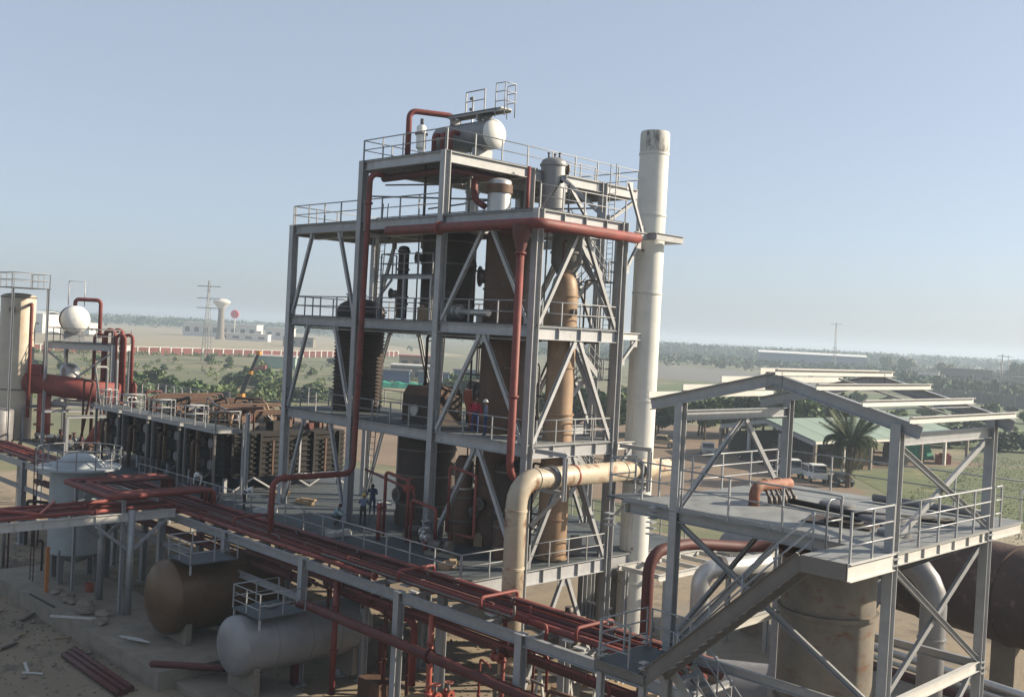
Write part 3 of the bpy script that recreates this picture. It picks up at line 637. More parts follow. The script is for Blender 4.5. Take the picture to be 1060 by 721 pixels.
# ---------------------------------------------------------------- top deck
dx0, dx1, dy, dz, dr = -11.7, -7.55, 3.95, 27.62, .80
t = thing('steam_drum', 'grey horizontal steam drum with white domed end on the tower top', 'steam drum', (-9.6, dy, 26.1))
mb = MB(); mb.lathe((dx0, dy, dz), [(dr, 0), (dr, dx1-dx0)], 32, (1, 0, 0)); mb.build('shell', 'gtank', t)
mb = MB(); mb.lathe((dx1, dy, dz), dome(dr, 0, .42), 32, (1, 0, 0)); mb.build('white_end', 'white', t)
mb = MB(); mb.lathe((dx0, dy, dz), dome(dr, 0, .42), 32, (-1, 0, 0)); mb.build('far_end', 'greyv', t)
for xx in (-11.0, -8.4): mb = MB(); mb.box((xx, dy, 26.5), (.2, 1.3, .8)); mb.build('saddle', 'steel', t)
for xx in (-10.9, -10.2, -9.5): mb = MB(); mb.path([(xx, dy-.75, 27.7), (xx, dy-1.35, 27.75), (xx, dy-1.35, 26.15)], .13, 10, .3); mb.build('red_branch', 'red', t)
mb = MB(); mb.tube((-8.1, dy, 28.3), (-8.1, dy, 28.75), .25, 14); mb.build('manway', 'greyv', t)
t = thing('drum_walkway', 'narrow walkway with caged ladder above the steam drum', 'walkway', (-9, dy, 28.6))
MB().box((-8.9, dy-.1, 28.85), (3.9, .8, .06)).build('deck_plate', 'plate', t)
for yy in (dy-.48, dy+.28): MB().ch((-10.85, yy, 28.78), (-6.6, yy, 28.78), .06, .16, .012).build('stringer', 'steel', t)
railing(t, (-9.4, dy-.45, 28.88), (-7.9, dy-.45, 28.88), step=1.4, h=1.1); MB().box((-6.75, dy-.1, 28.85), (.36, .8, .05)).build('end_plate', 'purlin', t)
cg = MB()
for px, py in ((-7.0, dy-.5), (-7.0, dy+.35), (-6.35, dy-.45), (-6.35, dy+.3)): cg.tube((px, py, 28.4), (px, py, 30.15), .03, 6)
for zz in (29.2, 29.7, 30.15): cg.path([(-7.0, dy-.5, zz), (-6.35, dy-.45, zz), (-6.3, dy+.3, zz), (-7.0, dy+.35, zz)], .026, 6)
cg.build('ladder_cage', 'steel', t)
for xx in (-10.6, -8.5): MB().box((xx, dy-.1, 28.55), (.1, .7, .34)).build('bracket', 'steel', t)
t = thing('relief_silencer', 'small white capped silencer post near the front rail of the top deck', 'silencer', (-9.9, .9, 26.1))
mb = MB(); mb.lathe((-9.9, .9, 0), [(.16, 26.1), (.16, 26.5), (.27, 26.6), (.27, 27.7), (.2, 27.8), (.01, 27.8)], 18); mb.build('body', 'white', t); ringp(t, -9.9, .9, 27.3, .27, .08, .08, n=18); mb = MB(); mb.tube((-9.9, .9, 27.8), (-9.9, .9, 28.15), .09, 10); mb.build('spout', 'bolt', t)
t = thing('vent_post', 'thin white and grey vent post beside the steam drum', 'vent pipe', (-10.2, 4.6, 26.1)); mb = MB(); mb.tube((-10.2, 4.7, 26.1), (-10.2, 4.7, 30.1), .05, 8); mb.build('pipe_run', 'alum', t)
for z in (29.4, 30.0): MB().box((-10.3, 4.7, z), (.25, .12, .14)).build('bracket', 'bolt', t)
# ================================================================ RED AND RUSTY PIPES ON THE TOWER
def pipe(name, label, pts, r, m='red', bend=None, flanges=(), n=14, cat='pipe', group=None):
    pts = [V(p) for p in pts]
    t = thing(name, label, cat, pts[0], group)
    mb = MB(); mb.path(pts, r, n, bend if bend is not None else r*2.6); mb.build('pipe_run', m, t)
    for q, d in flanges:
        q = V(q); d = V(d).normalized(); f_ = MB(); f_.tube(q-d*.05, q+d*.05, r*1.45, 16); f_.build('flange', m if m != 'cream' else 'bolt', t)
    return t
pipe('vapour_riser', 'tall red pipe dropping down the second column then running out at waist height', [(-12.0, .2, 25.2), (-12.0, -.75, 25.2), (-12.3, -.75, 9.1), (-12.4, -5.6, 9.1), (-12.4, -5.6, 6.3)], .155, 'red', .55, [((-12.03, -.75, 23.6), (0, 0, 1)), ((-12.2, -.75, 14.5), (0, 0, 1)), ((-12.4, -4.9, 9.1), (0, 1, 0))])
pipe('header_main', 'big bright red header pipe wrapping the near corner under the fourth deck', [(-10.2, -.8, 22.05), (.75, -.8, 22.05), (.75, 6.35, 22.05)], .24, 'red', .5, [((-6.0, -.8, 22.05), (1, 0, 0))])
pipe('near_corner_riser', 'stout red vertical riser left of the near corner column', [(-.25, -.8, 21.75), (-.25, -.8, 10.6), (-.25, .9, 9.9)], .18, 'red', .5, [((-.25, -.8, 20.7), (0, 0, 1)), ((-.25, -.8, 14.2), (0, 0, 1))])
MBc = MB(); MBc.lathe((-.25, -.8, 0), [(.18, 20.7), (.18, 20.75), (.42, 21.5), (.42, 22.0)], 20); o = MBc.build('reducer_cone', 'redd'); tag(o, 'dark red reducer cone where the red riser meets the header', 'pipe fitting')
pipe('inner_header', 'dark red pipe running under the fourth deck behind the bright header', [(-3.5, 1.2, 22.0), (.1, 1.2, 22.0), (.2, 5.6, 22.0)], .16, 'red')
pipe('drum_overhead', 'red inverted U pipe rising beside the steam drum', [(-11.9, 1.6, 26.12), (-11.9, 1.6, 28.95), (-10.9, 3.9, 28.95), (-10.9, 3.9, 28.35)], .16, 'red', .4, [((-11.9, 1.6, 26.3), (0, 0, 1))])
pipe('drum_outlet', 'short red S pipe hanging under the top deck above the fourth deck', [(-7.6, 2.8, 26.0), (-7.6, 2.8, 24.0), (-7.0, 3.1, 23.6)], .17, 'red', .4)
pipe('top_underdeck_header', 'dark red header pipe slung beneath the top deck', [(-13.0, .9, 25.2), (-7.4, .9, 25.25), (-7.4, 5.0, 25.25)], .2, 'redd', .5)
pipe('small_drop_pipe', 'thin red pipe dropping from the top deck to the fourth deck behind the rail', [(-6.2, 5.4, 26.0), (-6.2, 5.4, 22.9)], .1, 'red')
pipe('dark_square_loop', 'thin black pipe loop between second and third decks left of the middle column', [(-9.9, 2.0, 13.9), (-9.9, 2.0, 16.7), (-4.6, 2.0, 16.7)], .08, 'dark', .2)
# lower deck red piping
for i, (x0, zt) in enumerate(((-9.2, 9.6), (-7.0, 9.4))):
    pipe('red_portal_pipe', ('thin red portal pipe on the lower deck just left of the middle column', 'thin red portal pipe on the lower deck in front of the grey brown pot')[i], [(x0, -.9, 6.3), (x0, -.9, zt-.9*i), (x0+1.9, -.9, zt-.9*i-.2), (x0+1.9, -.9, 6.3)], .085, 'red', .2, [((x0, -.9, 6.5), (0, 0, 1))])
pipe('red_balance_line', 'thin red line with valve crossing the lower deck towards the middle column', [(-13.0, .6, 9.15), (-7.2, -.6, 8.85), (-7.2, -.6, 7.4)], .07, 'red', .2)
pipe('red_square_frame_pipe', 'thin red square pipe frame beside the black tank on the lower deck', [(-4.9, -.3, 7.2), (-4.9, -.3, 10.4), (-3.0, -.3, 10.2), (-3.0, -.3, 7.2), (-4.2, -.3, 7.2)], .07, 'red', .15)
def valve(p, label, m='redo', r=.22, name='gate_valve', group=None):
    t = thing(name, label, 'valve', p, group); p = V(p)
    mb = MB(); mb.lathe(p, [(.06, -r), (r, -r), (r, -r*.6), (r*.6, -r*.4), (r*.6, r*.4), (r, r*.6), (r, r), (.06, r)], 14, (1, 0, 0)); mb.build('body', m, t)
    mb = MB(); mb.tube(p, p+V((0, 0, r*2.4)), r*.28, 8); mb.build('stem', 'bolt', t)
    mb = MB(); mb.ring(p+V((0, 0, r*2.4)), r*.9, r*.12, 16, 5); mb.tube(p+V((-r*.9, 0, r*2.4)), p+V((r*.9, 0, r*2.4)), r*.08, 5); mb.build('hand_wheel', m, t)
    return t
valve((-7.75, -.5, 8.9), 'bright red valve on the thin line beside the middle column foot')
valve((-6.2, -.6, 6.95), 'grey valve on the lower deck right of the middle column foot', 'alum', .25)
valve((-5.1, -1.5, 7.0), 'pale valve on a red stub on the lower deck near its corner', 'alum', .2)
pipe('red_stub', 'short red stub standing on the lower deck near its front corner', [(-5.1, -1.5, 6.26), (-5.1, -1.5, 6.9)], .11, 'red')
pipe('red_standpipe', 'red standpipe with white cap on the lower deck left of the middle column', [(-8.7, -1.6, 6.26), (-8.7, -1.6, 8.1)], .13, 'red', None, [((-8.7, -1.6, 7.9), (0, 0, 1))])
def pump(name, label, p, rz=0, m='bolt', group=None):
    t = thing(name, label, 'pump', p, group); p = V(p); R = Matrix.Rotation(rz, 3, 'Z'); q = lambda *a: p+R@V(a)
    MB().box(q(0, 0, .08), (1.5, .6, .16), rz).build('base', 'conc', t)
    mb = MB(); mb.tube(q(-.6, 0, .48), q(.05, 0, .48), .22, 14); mb.build('motor', m, t)
    mb = MB(); mb.tube(q(.05, 0, .48), q(.35, 0, .48), .09, 10); mb.build('shaft_guard', 'bolt', t)
    mb = MB(); mb.tube(q(.35, 0, .5), q(.6, 0, .5), .3, 16); mb.build('volute', m, t)
    mb = MB(); mb.tube(q(.48, 0, .7), q(.48, 0, 1.15), .1, 10); mb.tube(q(.48, 0, 1.1), q(.48, 0, 1.16), .17, 10); mb.build('outlet', 'redd', t)
    for xx in (-.45, -.15): MB().box(q(xx, 0, .2), (.1, .4, .2), rz).build('foot', 'bolt', t)
    return t
pump('pump', 'dark pump set on the lower deck between the grey brown pot and the deck corner', (-4.3, -1.2, 6.24), .3)
pump('pump', 'grey pump set on the lower deck beside the thin red portal pipes', (-7.9, .4, 6.24), 1.3, 'greyv')
# ---------------------------------------------------------------- cream rusty pipe with hanger brackets
px_ = 1.5
t = pipe('rusty_cream_elbow_pipe', 'large cream pipe with rust stains bending from vertical to run past the chimney', [(px_, -2.0, .3), (px_, -2.0, 10.7), (px_, 8.55, 10.7)], .47, 'cream', 1.05, n=28)
for z in (2.8, 6.9, 9.4):
    mb = MB(); mb.lathe((px_, -2.0, z), [(.46, -.06), (.5, -.05), (.5, .05), (.46, .06)], 28); mb.build('weld_band', 'cream', t)
for yy in (-.9, 1.6, 5.1): mb = MB(); mb.lathe((px_, yy, 10.7), [(.46, -.05), (.5, -.04), (.5, .04), (.46, .05)], 28, (0, 1, 0)); mb.build('weld_band', 'redo' if yy > 1 and yy < 2 else 'cream', t)
for yy in (.1, 6.2): mb = MB(); mb.lathe((px_, yy, 10.7), [(.46, -.14), (.54, -.13), (.54, -.08), (.5, -.05), (.5, .05), (.54, .08), (.54, .13), (.46, .14)], 28, (0, 1, 0)); mb.build('clamp', 'greyv', t)
for i, yy in enumerate((.0, 6.05)):
    t = thing('pipe_hanger', ('grey steel hanger bracket on the near corner column holding the cream pipe', 'grey steel hanger bracket on the far column of the near face beside the chimney')[i], 'bracket', (1, yy, 8))
    MB().ib((.23, yy+.3, 11.75), (2.25, yy+.3, 11.75), .16, .2).build('top_arm', 'steel', t)
    MB().ib((2.15, yy+.3, 11.65), (2.15, yy+.3, 9.7), .16, .18, .02, .015, (0, 1, 0)).build('drop_leg', 'steel', t)
    MB().ib((.23, yy+.3, 10.05), (2.05, yy+.3, 10.05), .14, .18).build('bottom_arm', 'steel', t)
    MB().bar((.2, yy+.3, 8.3), (1.95, yy+.3, 9.9), .13, .13).build('knee_brace', 'steel', t)

# ================================================================ PIPE RACK
RK = thing('pipe_rack', 'long grey steel pipe rack running across the foreground on posts', 'pipe rack', (-20, -5, 0))
RY0, RY1, RZ = -6.42, -3.98, 6.0
RX = [-66.5+7.31*i for i in range(12)]   # ... -22.7 -15.4 -8.1 -.8 6.5 13.9
RX = [-.77+7.29*i for i in range(-9, 3)]
for x in RX:
    for y in (RY0, RY1):
        mb = MB(); mb.ib((x, y, 0), (x, y, RZ-.02 if y == RY0 else RZ-.42), .34, .36, .035, .025, (0, 1, 0)); o = mb.build('post', 'steel', RK)
        MB().box((x, y, .03), (.6, .6, .06)).build('base_plate', 'steel', o)
        if y == RY0: MB().box((x, y, RZ+.0), (.42, .4, .03)).build('cap_plate', 'galv', o)
for i in range(len(RX)-1):
    a, b = RX[i]+.2, RX[i+1]-.2
    MB().ib((a, RY0, RZ-.22), (b, RY0, RZ-.22), .2, .42).build('beam', 'galv', RK)
    MB().ib((a, RY1, RZ-.22), (b, RY1, RZ-.22), .2, .42).build('beam', 'galv', RK)
    if RX[i+1] < -6:
        MB().ib((a, RY0, 4.1), (b, RY0, 4.1), .18, .3).build('beam', 'galv', RK)
for i in range(34):
    x = -66+2.43*i
    if min(abs(x-q) for q in RX) < .3: x += .45
    MB().ib((x, RY0+.11, RZ-.14), (x, RY1-.11, RZ-.14), .14, .22).build('cross_beam', 'galv', RK)
# red pipes along the rack
specs = [(-6.05, .11, 'red'), (-5.72, .08, 'redd'), (-5.42, .13, 'red'), (-5.08, .07, 'redd'), (-4.82, .1, 'red'), (-4.48, .15, 'redd'), (-4.14, .13, 'red')]
names = ['nearest the viewer', 'second from the front edge', 'third from the front edge', 'thin fourth from the front edge', 'fifth from the front edge', 'thick second from the deck side', 'closest to the railed deck']
for k, (y, r_, m_) in enumerate(specs):
    t = thing('rack_pipe', 'long red pipe on top of the rack, '+names[k], 'pipe', (-25, y, RZ), 'red pipes laid along the rack')
    x1 = [-3.0, -7.0, 13.9, 9.5, 13.2, 13.9, 11.2][k]; x0 = -66
    segs = 4
    for s_ in range(segs):
        a = x0+(x1-x0)*s_/segs; b = x0+(x1-x0)*(s_+1)/segs
        mb = MB(); mb.tube((a, y, RZ+r_+.005), (b, y, RZ+r_+.005), r_, 10); p = mb.build('pipe_run', m_, t)
        f_ = MB(); f_.tube((b-.05, y, RZ+r_+.005), (b+.05, y, RZ+r_+.005), r_*1.5, 10); f_.build('flange', m_, t)
# second layer on the deck side and small cross-overs
for k, (y, z, r_, x0, x1, txt) in enumerate(((-4.3, 6.42, .12, -30, 13.5, 'upper red pipe stacked on the rack at the deck side'), (-4.62, 6.52, .07, -14, 12, 'thin upper red pipe stacked on the rack pipes'), (-5.5, 6.4, .06, -40, 4, 'thin red line riding on the middle rack pipes'))):
    t = thing('stacked_pipe', txt, 'pipe', (x0, y, z)); mb = MB(); mb.tube((x0, y, z), (x1, y, z), r_, 10); mb.build('pipe_run', 'redd' if k else 'red', t)
    for q in range(5): MB().box((x0+(x1-x0)*(q+.5)/5, y, z-.02), (.12, r_*3, r_*2.5)).build('clip', 'bolt', t)
cross = ((-1.2, 'short red crossover with two small risers over the rack near the railed corner'), (4.0, 'short red crossover on the rack right of the cream pipe'), (-15.0, 'short red crossover on the rack behind the brown tank'), (9.0, 'short red crossover on the rack near the stair landing'))
for x, txt in cross:
    pipe('crossover', txt, [(x, -6.2, 6.3), (x, -6.2, 6.75), (x, -4.2, 6.75), (x, -4.2, 6.3)], .07, 'red', .15)
rr_ = random.Random(77)
for k in range(16):
    y = rr_.uniform(-6.2, -4.1); z = rr_.choice((6.36, 6.5, 5.45, 5.2, 4.6)); x0 = rr_.uniform(-22, -2); x1 = x0+rr_.uniform(6, 15); r_ = rr_.uniform(.035, .075); dn = rr_.choice((-.9, .45, -1.4))
    pipe('thin_rack_pipe', 'thin dull red pipe threaded along the rack with a bent end', [(x0, y, z), (x1, y, z), (x1, y, z+dn)], r_, rr_.choice(('red', 'redd', 'redd', 'bolt')), .15, [((x0+2, y, z), (1, 0, 0)), ((x1-1, y, z), (1, 0, 0))], n=8, group='thin pipes threaded along the rack')
for k in range(9):
    x = rr_.uniform(-7, 11); y = rr_.uniform(-6.2, -4.2); valve((x, y, rr_.choice((5.2, 4.6, 1.2, 2.0))), 'red hand valve in the pipework under the rack', rr_.choice(('redo', 'redd')), .2, group='valves under the rack')
for k in range(12):
    x = rr_.uniform(-6, 13); y = rr_.uniform(-5.8, -2.6); h = rr_.uniform(1.2, 4.6); x2 = x+rr_.uniform(-2.5, 2.5)
    pipe('under_rack_pipe', 'dull red pipe rising from the ground under the rack', [(x, y, .1), (x, y, h), (x2, y+rr_.uniform(-1, 1), h)], rr_.uniform(.05, .13), rr_.choice(('red', 'redd', 'brown', 'bolt')), .2, [((x, y, h*.5), (0, 0, 1))], n=9, group='pipes rising under the rack')
# pale plates added between the rack pipes, standing in for sunlit patches
pk = MB(); pk.box((0, 0, 0), (.5, .3, .05)); pkm = pk.mesh('sun_patch', (0, 0, 0)); pkm.materials.append(M['purlin'])
for i in range(26):
    x = -13+i*1.05+random.uniform(-.3, .3); y = random.choice((-5.9, -5.57, -5.25, -4.95, -4.65)); 
    o = share('sun_patch_plate', pkm, RK, (x, y, RZ-.0+.004), (0, 0, random.uniform(-.2, .2)))
# lower tier red pipes
pipe('large_lower_main', 'thick dark red main below the rack front beam turning down beside the grey tank', [(-7.55, -6.95, .3), (-7.55, -6.95, 4.15), (16.5, -6.95, 3.95)], .21, 'redd', .55, [((-7.55, -6.95, 2.4), (0, 0, 1)), ((2.0, -6.95, 4.08), (1, 0, 0)), ((9.5, -6.95, 4.0), (1, 0, 0))])
pipe('inner_lower_main', 'dark red pipe on the inner lower tier of the rack', [(-7.3, -5.6, 4.95), (14.5, -5.5, 4.75)], .2, 'redd', None, [((-3.5, -5.58, 4.92), (1, 0, 0)), ((5, -5.55, 4.83), (1, 0, 0))])
pipe('inner_lower_branch', 'red branch pipe on the lower rack tier behind the dark main', [(-7.0, -4.9, 4.4), (-1.5, -4.9, 4.3), (-1.5, -4.9, 1.5)], .16, 'red', .4)
pipe('left_lower_main', 'dark red pipe on the lower tier left of the grey tank', [(-45, -5.4, 4.45), (-9, -5.4, 4.45)], .18, 'redd')
pipe('left_lower_line', 'thin red pipe on the lower tier left of the grey tank', [(-45, -4.8, 4.4), (-9.5, -4.8, 4.4)], .1, 'red')
for i, (x, y) in enumerate(((-5.6, -6.2), (-3.4, -5.0), (1.2, -6.25), (4.6, -5.4))):
    pipe('red_riser', ('red riser just right of the grey tank', 'red riser under the middle of the rack', 'orange red riser hanging from the rack beam', 'red riser under the rack right of the cream pipe')[i], [(x, y, .2), (x, y, 5.9)], (.14, .1, .12, .09)[i], ('red', 'redd', 'redo', 'red')[i], None, [((x, y, 2.2), (0, 0, 1)), ((x, y, 4.3), (0, 0, 1))])
# --------------------------------------------------------------- branch rack on the left
BR = thing('branch_rack', 'short steel branch rack crossing towards the long rack at the left edge', 'pipe rack', (-22, -12, 0))
BX0, BX1, BZ = -24.2, -20.5, 6.4
for x in (BX0, BX1):
    MB().ib((x, -24, BZ-.23), (x, -6.7, BZ-.23), .2, .44).build('beam', 'purlin' if x == BX1 else 'galv', BR)
for x in (BX0, BX1):
    mb = MB(); mb.tube((x+.02, -9.2, 0.9), (x+.02, -9.2, BZ+.12), .19, 16); mb.build('post', 'galv', BR)
    MB().bar((x, -11.2, BZ-.5), (x, -9.35, BZ-2.0), .16, .16).build('knee_brace', 'galv', BR)
    MB().bar((x, -7.2, BZ-.5), (x, -9.05, BZ-2.0), .16, .16).build('knee_brace', 'galv', BR)
o = None
for i in range(13):
    y = -23.5+i*1.35; MB().ib((BX0+.11, y, BZ-.16), (BX1-.11, y, BZ-.16), .12, .22).build('cross_beam', 'galv', BR)
    MB().box((BX1, y+.2, BZ-.23), (.19, .02, .37)).build('stiffener', 'purlin', BR)
txt = ['outermost', 'second', 'middle', 'fourth', 'innermost']
for k in range(5):
    x = -23.8+k*.72
    t = thing('branch_pipe', 'red pipe on the left branch rack, '+txt[k]+' counted from the far side', 'pipe', (x, -14, BZ), 'red pipes on the branch rack'); r_ = (.1, .08, .13, .09, .12)[k]
    mb = MB(); mb.tube((x, -24, BZ+r_+.005), (x, -6.5+k*.0, BZ+r_+.005), r_, 10); mb.build('pipe_run', 'red' if k % 2 == 0 else 'redd', t)
    for y in (-18, -11): f_ = MB(); f_.tube((x, y-.05, BZ+r_), (x, y+.05, BZ+r_), r_*1.5, 10); f_.build('flange', 'red', t)
MB_ = MB()
for a, b in (((-23.9, -16.2), (-20.7, -14.0)), ((-23.9, -12.0), (-20.7, -13.9))): MB_.bar((*a, BZ+.3), (*b, BZ+.3), .12, .1)
o = MB_.build('pipe_clamp_straps', 'redo'); tag(o, 'orange red diagonal flat straps lying over the branch pipes', 'strap')
for k in range(4):
    x1, x2, yy = -20.7-.45*k, -27.0+.45*k, -10.3+.42*k
    pipe('expansion_loop', 'nested red U shaped expansion loop pipe above the left rack, '+('outermost', 'second', 'third', 'innermost')[k], [(x1, -4.3, 6.4), (x1, -4.3, 7.25), (x1, yy, 7.25), (x2, yy, 7.25), (x2, -4.3, 7.25), (x2, -4.3, 6.4)], (.15, .1, .12, .09)[k], 'red' if k % 2 == 0 else 'redd', .28, group='nested expansion loops')
LS = thing('loop_support', 'low grey trestle carrying the nested red loops', 'pipe support', (-24, -9, 6))
for y in (-9.6, -7.8): MB().ib((-27.2, y, 6.98), (-20.4, y, 6.98), .12, .16).build('cross_beam', 'galv', LS)
for x in (-27.0, -20.6): MB().ib((x, -9.6, .9), (x, -9.6, 6.9), .18, .18, .02, .015, (0, 1, 0)).build('post', 'galv', LS)

# ================================================================ TANKS IN FRONT OF THE RACK
def plinth(name, label, x0, x1, y0, y1, h):
    mb = MB(); mb.box(((x0+x1)/2, (y0+y1)/2, h/2), (x1-x0, y1-y0, h)); o = mb.build(name, 'conc'); return o
o = plinth('concrete_apron', '', -34, -10.9, -12.0, -6.9, .9); struct(o)
o = plinth('concrete_apron', '', -10.86, 14, -11.2, -7.3, .35); struct(o)
# upright pale tank with round platform
x, y = -29.5, -8.5
t = thing('round_tank', 'pale blue grey upright tank with a railed round platform under its domed top', 'tank', (x, y, .9))
mb = MB(); mb.lathe((x, y, 0), [(1.6, 2.6), (1.6, 7.7)]+[(1.3, 8.05)]+dome(1.1, 8.05, .45), 36); mb.build('shell', 'blueg', t)
mb = MB(); mb.lathe((x, y, 0), [(1.6, 2.6), (.3, 1.9), (.01, 1.9)], 36); mb.build('cone_bottom', 'blueg', t)
mb = MB(); mb.lathe((x, y, 0), [(1.62, 7.62), (2.45, 7.62), (2.45, 7.74), (1.62, 7.74)], 36); mb.build('platform', 'blueg', t)
for hh in (.55, 1.1):
    mb = MB(); mb.ring((x, y, 7.74+hh), 2.4, .032, 36, 5); mb.build('railing', 'rail', t)
pm = POST[('rail', 1.1, .032)]
for i in range(14): share('post', pm, t, (x+2.4*math.cos(i*.4488), y+2.4*math.sin(i*.4488), 7.74))
for i in range(4):
    a = .6+i*math.pi/2; MB().box((x+1.45*math.cos(a), y+1.45*math.sin(a), 1.9), (.3, .3, 2.0)).build('leg', 'greyv', t)
ld = MB()
for s_ in (-.25, .25): ld.tube((x-.6+s_, y-2.3, .95), (x-.6+s_, y-2.3, 8.8), .03, 6)
for i in range(22): ld.tube((x-.85, y-2.3, 1.2+i*.32), (x-.35, y-2.3, 1.2+i*.32), .018, 5)
ld.build('ladder', 'redd', t)
# horizontal tanks, axis along Y
def htank(name, label, x, y0, y1, z, r_, m_, zs=.35, rings=()):
    t = thing(name, label, 'tank', (x, (y0+y1)/2, zs))
    mb = MB(); mb.lathe((x, y0, z), [(r_, 0), (r_, y1-y0)], 40, (0, 1, 0)); mb.build('shell', m_, t)
    mb = MB(); mb.lathe((x, y0, z), dome(r_, 0, r_*.42, 8), 40, (0, -1, 0)); mb.build('near_head', m_, t)
    mb = MB(); mb.lathe((x, y1, z), dome(r_, 0, r_*.42, 8), 40, (0, 1, 0)); mb.build('far_head', m_, t)
    for yy in (y0+.5, y1-.7):
        s_ = MB(); s_.box((x, yy, (zs+z-r_*.6)/2), (r_*1.7, .3, z-r_*.6-zs)); s_.build('saddle', 'conc', t)
    for yy in rings: q = MB(); q.lathe((x, yy, z), [(r_-.01, -.03), (r_+.02, -.02), (r_+.02, .02), (r_-.01, .03)], 40, (0, 1, 0)); q.build('weld_band', m_, t)
    return t
GT = htank('grey_tank', 'grey horizontal tank with domed end under the rack at the bottom', -7.9, -9.9, -3.4, 2.5, 1.33, 'gtank', .36, (-8.4, -6.6, -5.0))
nozzle(GT, (-7.9, -8.2, 3.75), (0, 0, 1), .35, .2, 'gtank')
BT = htank('bronze_tank', 'bigger bronze brown horizontal tank on the concrete apron left of the grey tank', -15.3, -9.6, -4.2, 3.05, 1.85, 'btank', .92, (-8.6, -6.8))
for i in range(6):
    q = MB(); q.ring((-15.3, -9.62-.02*i, 3.05), 1.84, .03, 40, 5, (0, 1, 0)); 
lb = MB()
for zz in range(9):
    h = 1.35+zz*.13; hw = math.sqrt(max(.05, 1.85**2-(h-3.05)**2)); pts = []
    for k in range(9):
        xx = -15.3+hw*(-.9+1.8*k/8); rr = math.hypot(xx+15.3, h-3.05)/1.85; pts.append((xx, -9.6-1.85*.42*math.sqrt(max(0, 1-rr*rr))-.01, h))
    lb.path(pts, .02, 4)
lb.build('heating_coil_ribs', 'btank', BT)
for tank, lab, x, z, y0_, y1_ in (('a', 'small railed steel platform on top of the grey tank', -7.9, 3.98, -9.6, -7.2), ('b', 'small railed steel platform on top of the bronze tank', -14.6, 5.05, -9.5, -6.9)):
    t = thing('tank_platform', lab, 'platform', (x, -8.5, z))
    plate(x-1.0, x+1.4, y0_, y1_, z, 'plate', t)
    for xx, yy in ((x-.9, y0_+.1), (x+1.3, y0_+.1)): MB().box((xx, yy, z-.3), (.08, .08, .5)).build('leg', 'steel', t)
    railing(t, (x-.95, y0_+.05, z), (x+1.35, y0_+.05, z), h=1.05, step=1.1, rails=(1, .67, .34), r=.026, m='galv'); railing(t, (x-.95, y0_+.05, z), (x-.95, y1_, z), h=1.05, step=1.1, rails=(1, .5), r=.026, m='galv'); railing(t, (x+1.35, y0_+.05, z), (x+1.35, y1_, z), h=1.05, step=1.1, rails=(1, .5), r=.026, m='galv')
# loose pipes and rubble on the yard
lab = ['dark red pipe length lying on the sand, nearest the apron', 'dark red pipe length lying on the sand, middle of three', 'dark red pipe length lying on the sand, outermost of three']
for k in range(3): pipe('loose_pipe', lab[k], [(-18.6+.3*k, -12.75-.36*k, .15), (-11.6+.2*k, -12.9-.36*k, .15)], .15, 'redd', group='pipe lengths lying on the sand')
for k in range(4): pipe('stacked_pipe_length', ('lowest', 'second', 'third', 'uppermost')[k]+' red pipe length piled at the bottom edge before the grey tank', [(-12.9+.35*k, -11.6-.1*k, .5+.18*k), (-9.7+.5*k, -7.4-.3*k, .5+.18*k)], .15, 'redd', group='pipes piled before the grey tank')
o = MB().bar((-22.2, -12.6, .95), (-20.4, -10.9, .95), .12, .1).build('white_plank', 'purlin'); tag(o, 'pale plank lying across the edge of the concrete apron', 'plank')
o = MB().bar((-27.2, -11.9, .93), (-23.8, -11.8, .93), .1, .06).build('black_strip', 'black'); tag(o, 'black strip lying along the edge of the concrete apron', 'strip')
for i in range(7):
    a = random.uniform(-.3, .3); q = V((-16.9+.22*i, -11.2+.12*math.sin(i*2), .95+.03*i))
    o = MB().tube(q, q+V((1.1*math.cos(a), .5+.5*math.sin(a), .02)), .045, 7).build('scrap_rod', 'alum'); tag(o, 'short grey rod in the heap of rods on the apron before the bronze tank', 'rod', 'heap of rods on the apron')
for i in range(7):
    xx, yy = (-26.6+i*1.15, -10.6+.5*math.sin(i*3)); s_ = .35+.15*random.random()
    mb = MB(); bm_ = bmesh.new(); bmesh.ops.create_icosphere(bm_, subdivisions=2, radius=s_)
    for v_ in bm_.verts: v_.co = V((v_.co.x*1.4, v_.co.y*1.1, v_.co.z*.5))*(1+random.uniform(-.25, .25))
    mb.add([v_.co+V((xx, yy, .9+s_*.25)) for v_ in bm_.verts], [tuple(v_.index for v_ in f.verts) for f in bm_.faces]); bm_.free()
    o = mb.build('rubble_lump', 'conc'); tag(o, 'lump of broken concrete rubble on the apron beneath the round tank', 'rubble', 'rubble under the round tank')
bk = MB().lathe((-26.0, -9.0, .9), [(.2, 0), (.26, .5), (.24, .5), (.2, .06), (.01, .06)], 16).build('red_drum', 'redo'); tag(bk, 'small red bucket on the apron below the round tank', 'bucket')
o = MB().box((-27.2, -11.0, 2.2), (.18, .18, 2.6)).build('orange_post', mat('orange_rust_post', (.42, .16, .05), None, 2, .7)); tag(o, 'orange rusty post standing on the apron below the round tank', 'post')
# yard piles at far left
for i in range(9):
    xx, yy = (-34.5+random.uniform(-2.5, 2.5), -13.5+random.uniform(-2, 2)); mb = MB()
    mb.bar((xx-1, yy, .25), (xx+1, yy+random.uniform(-.8, .8), .25+random.uniform(0, .5)), .12, .16); mb.bar((xx, yy-.6, .3), (xx+.2, yy+.5, 1.1), .1, .1)
    o = mb.build('scrap_bracket', 'dark'); tag(o, 'dark scrap steel bracket in the pile at the left edge below the branch rack', 'scrap', 'scrap pile at the left edge')

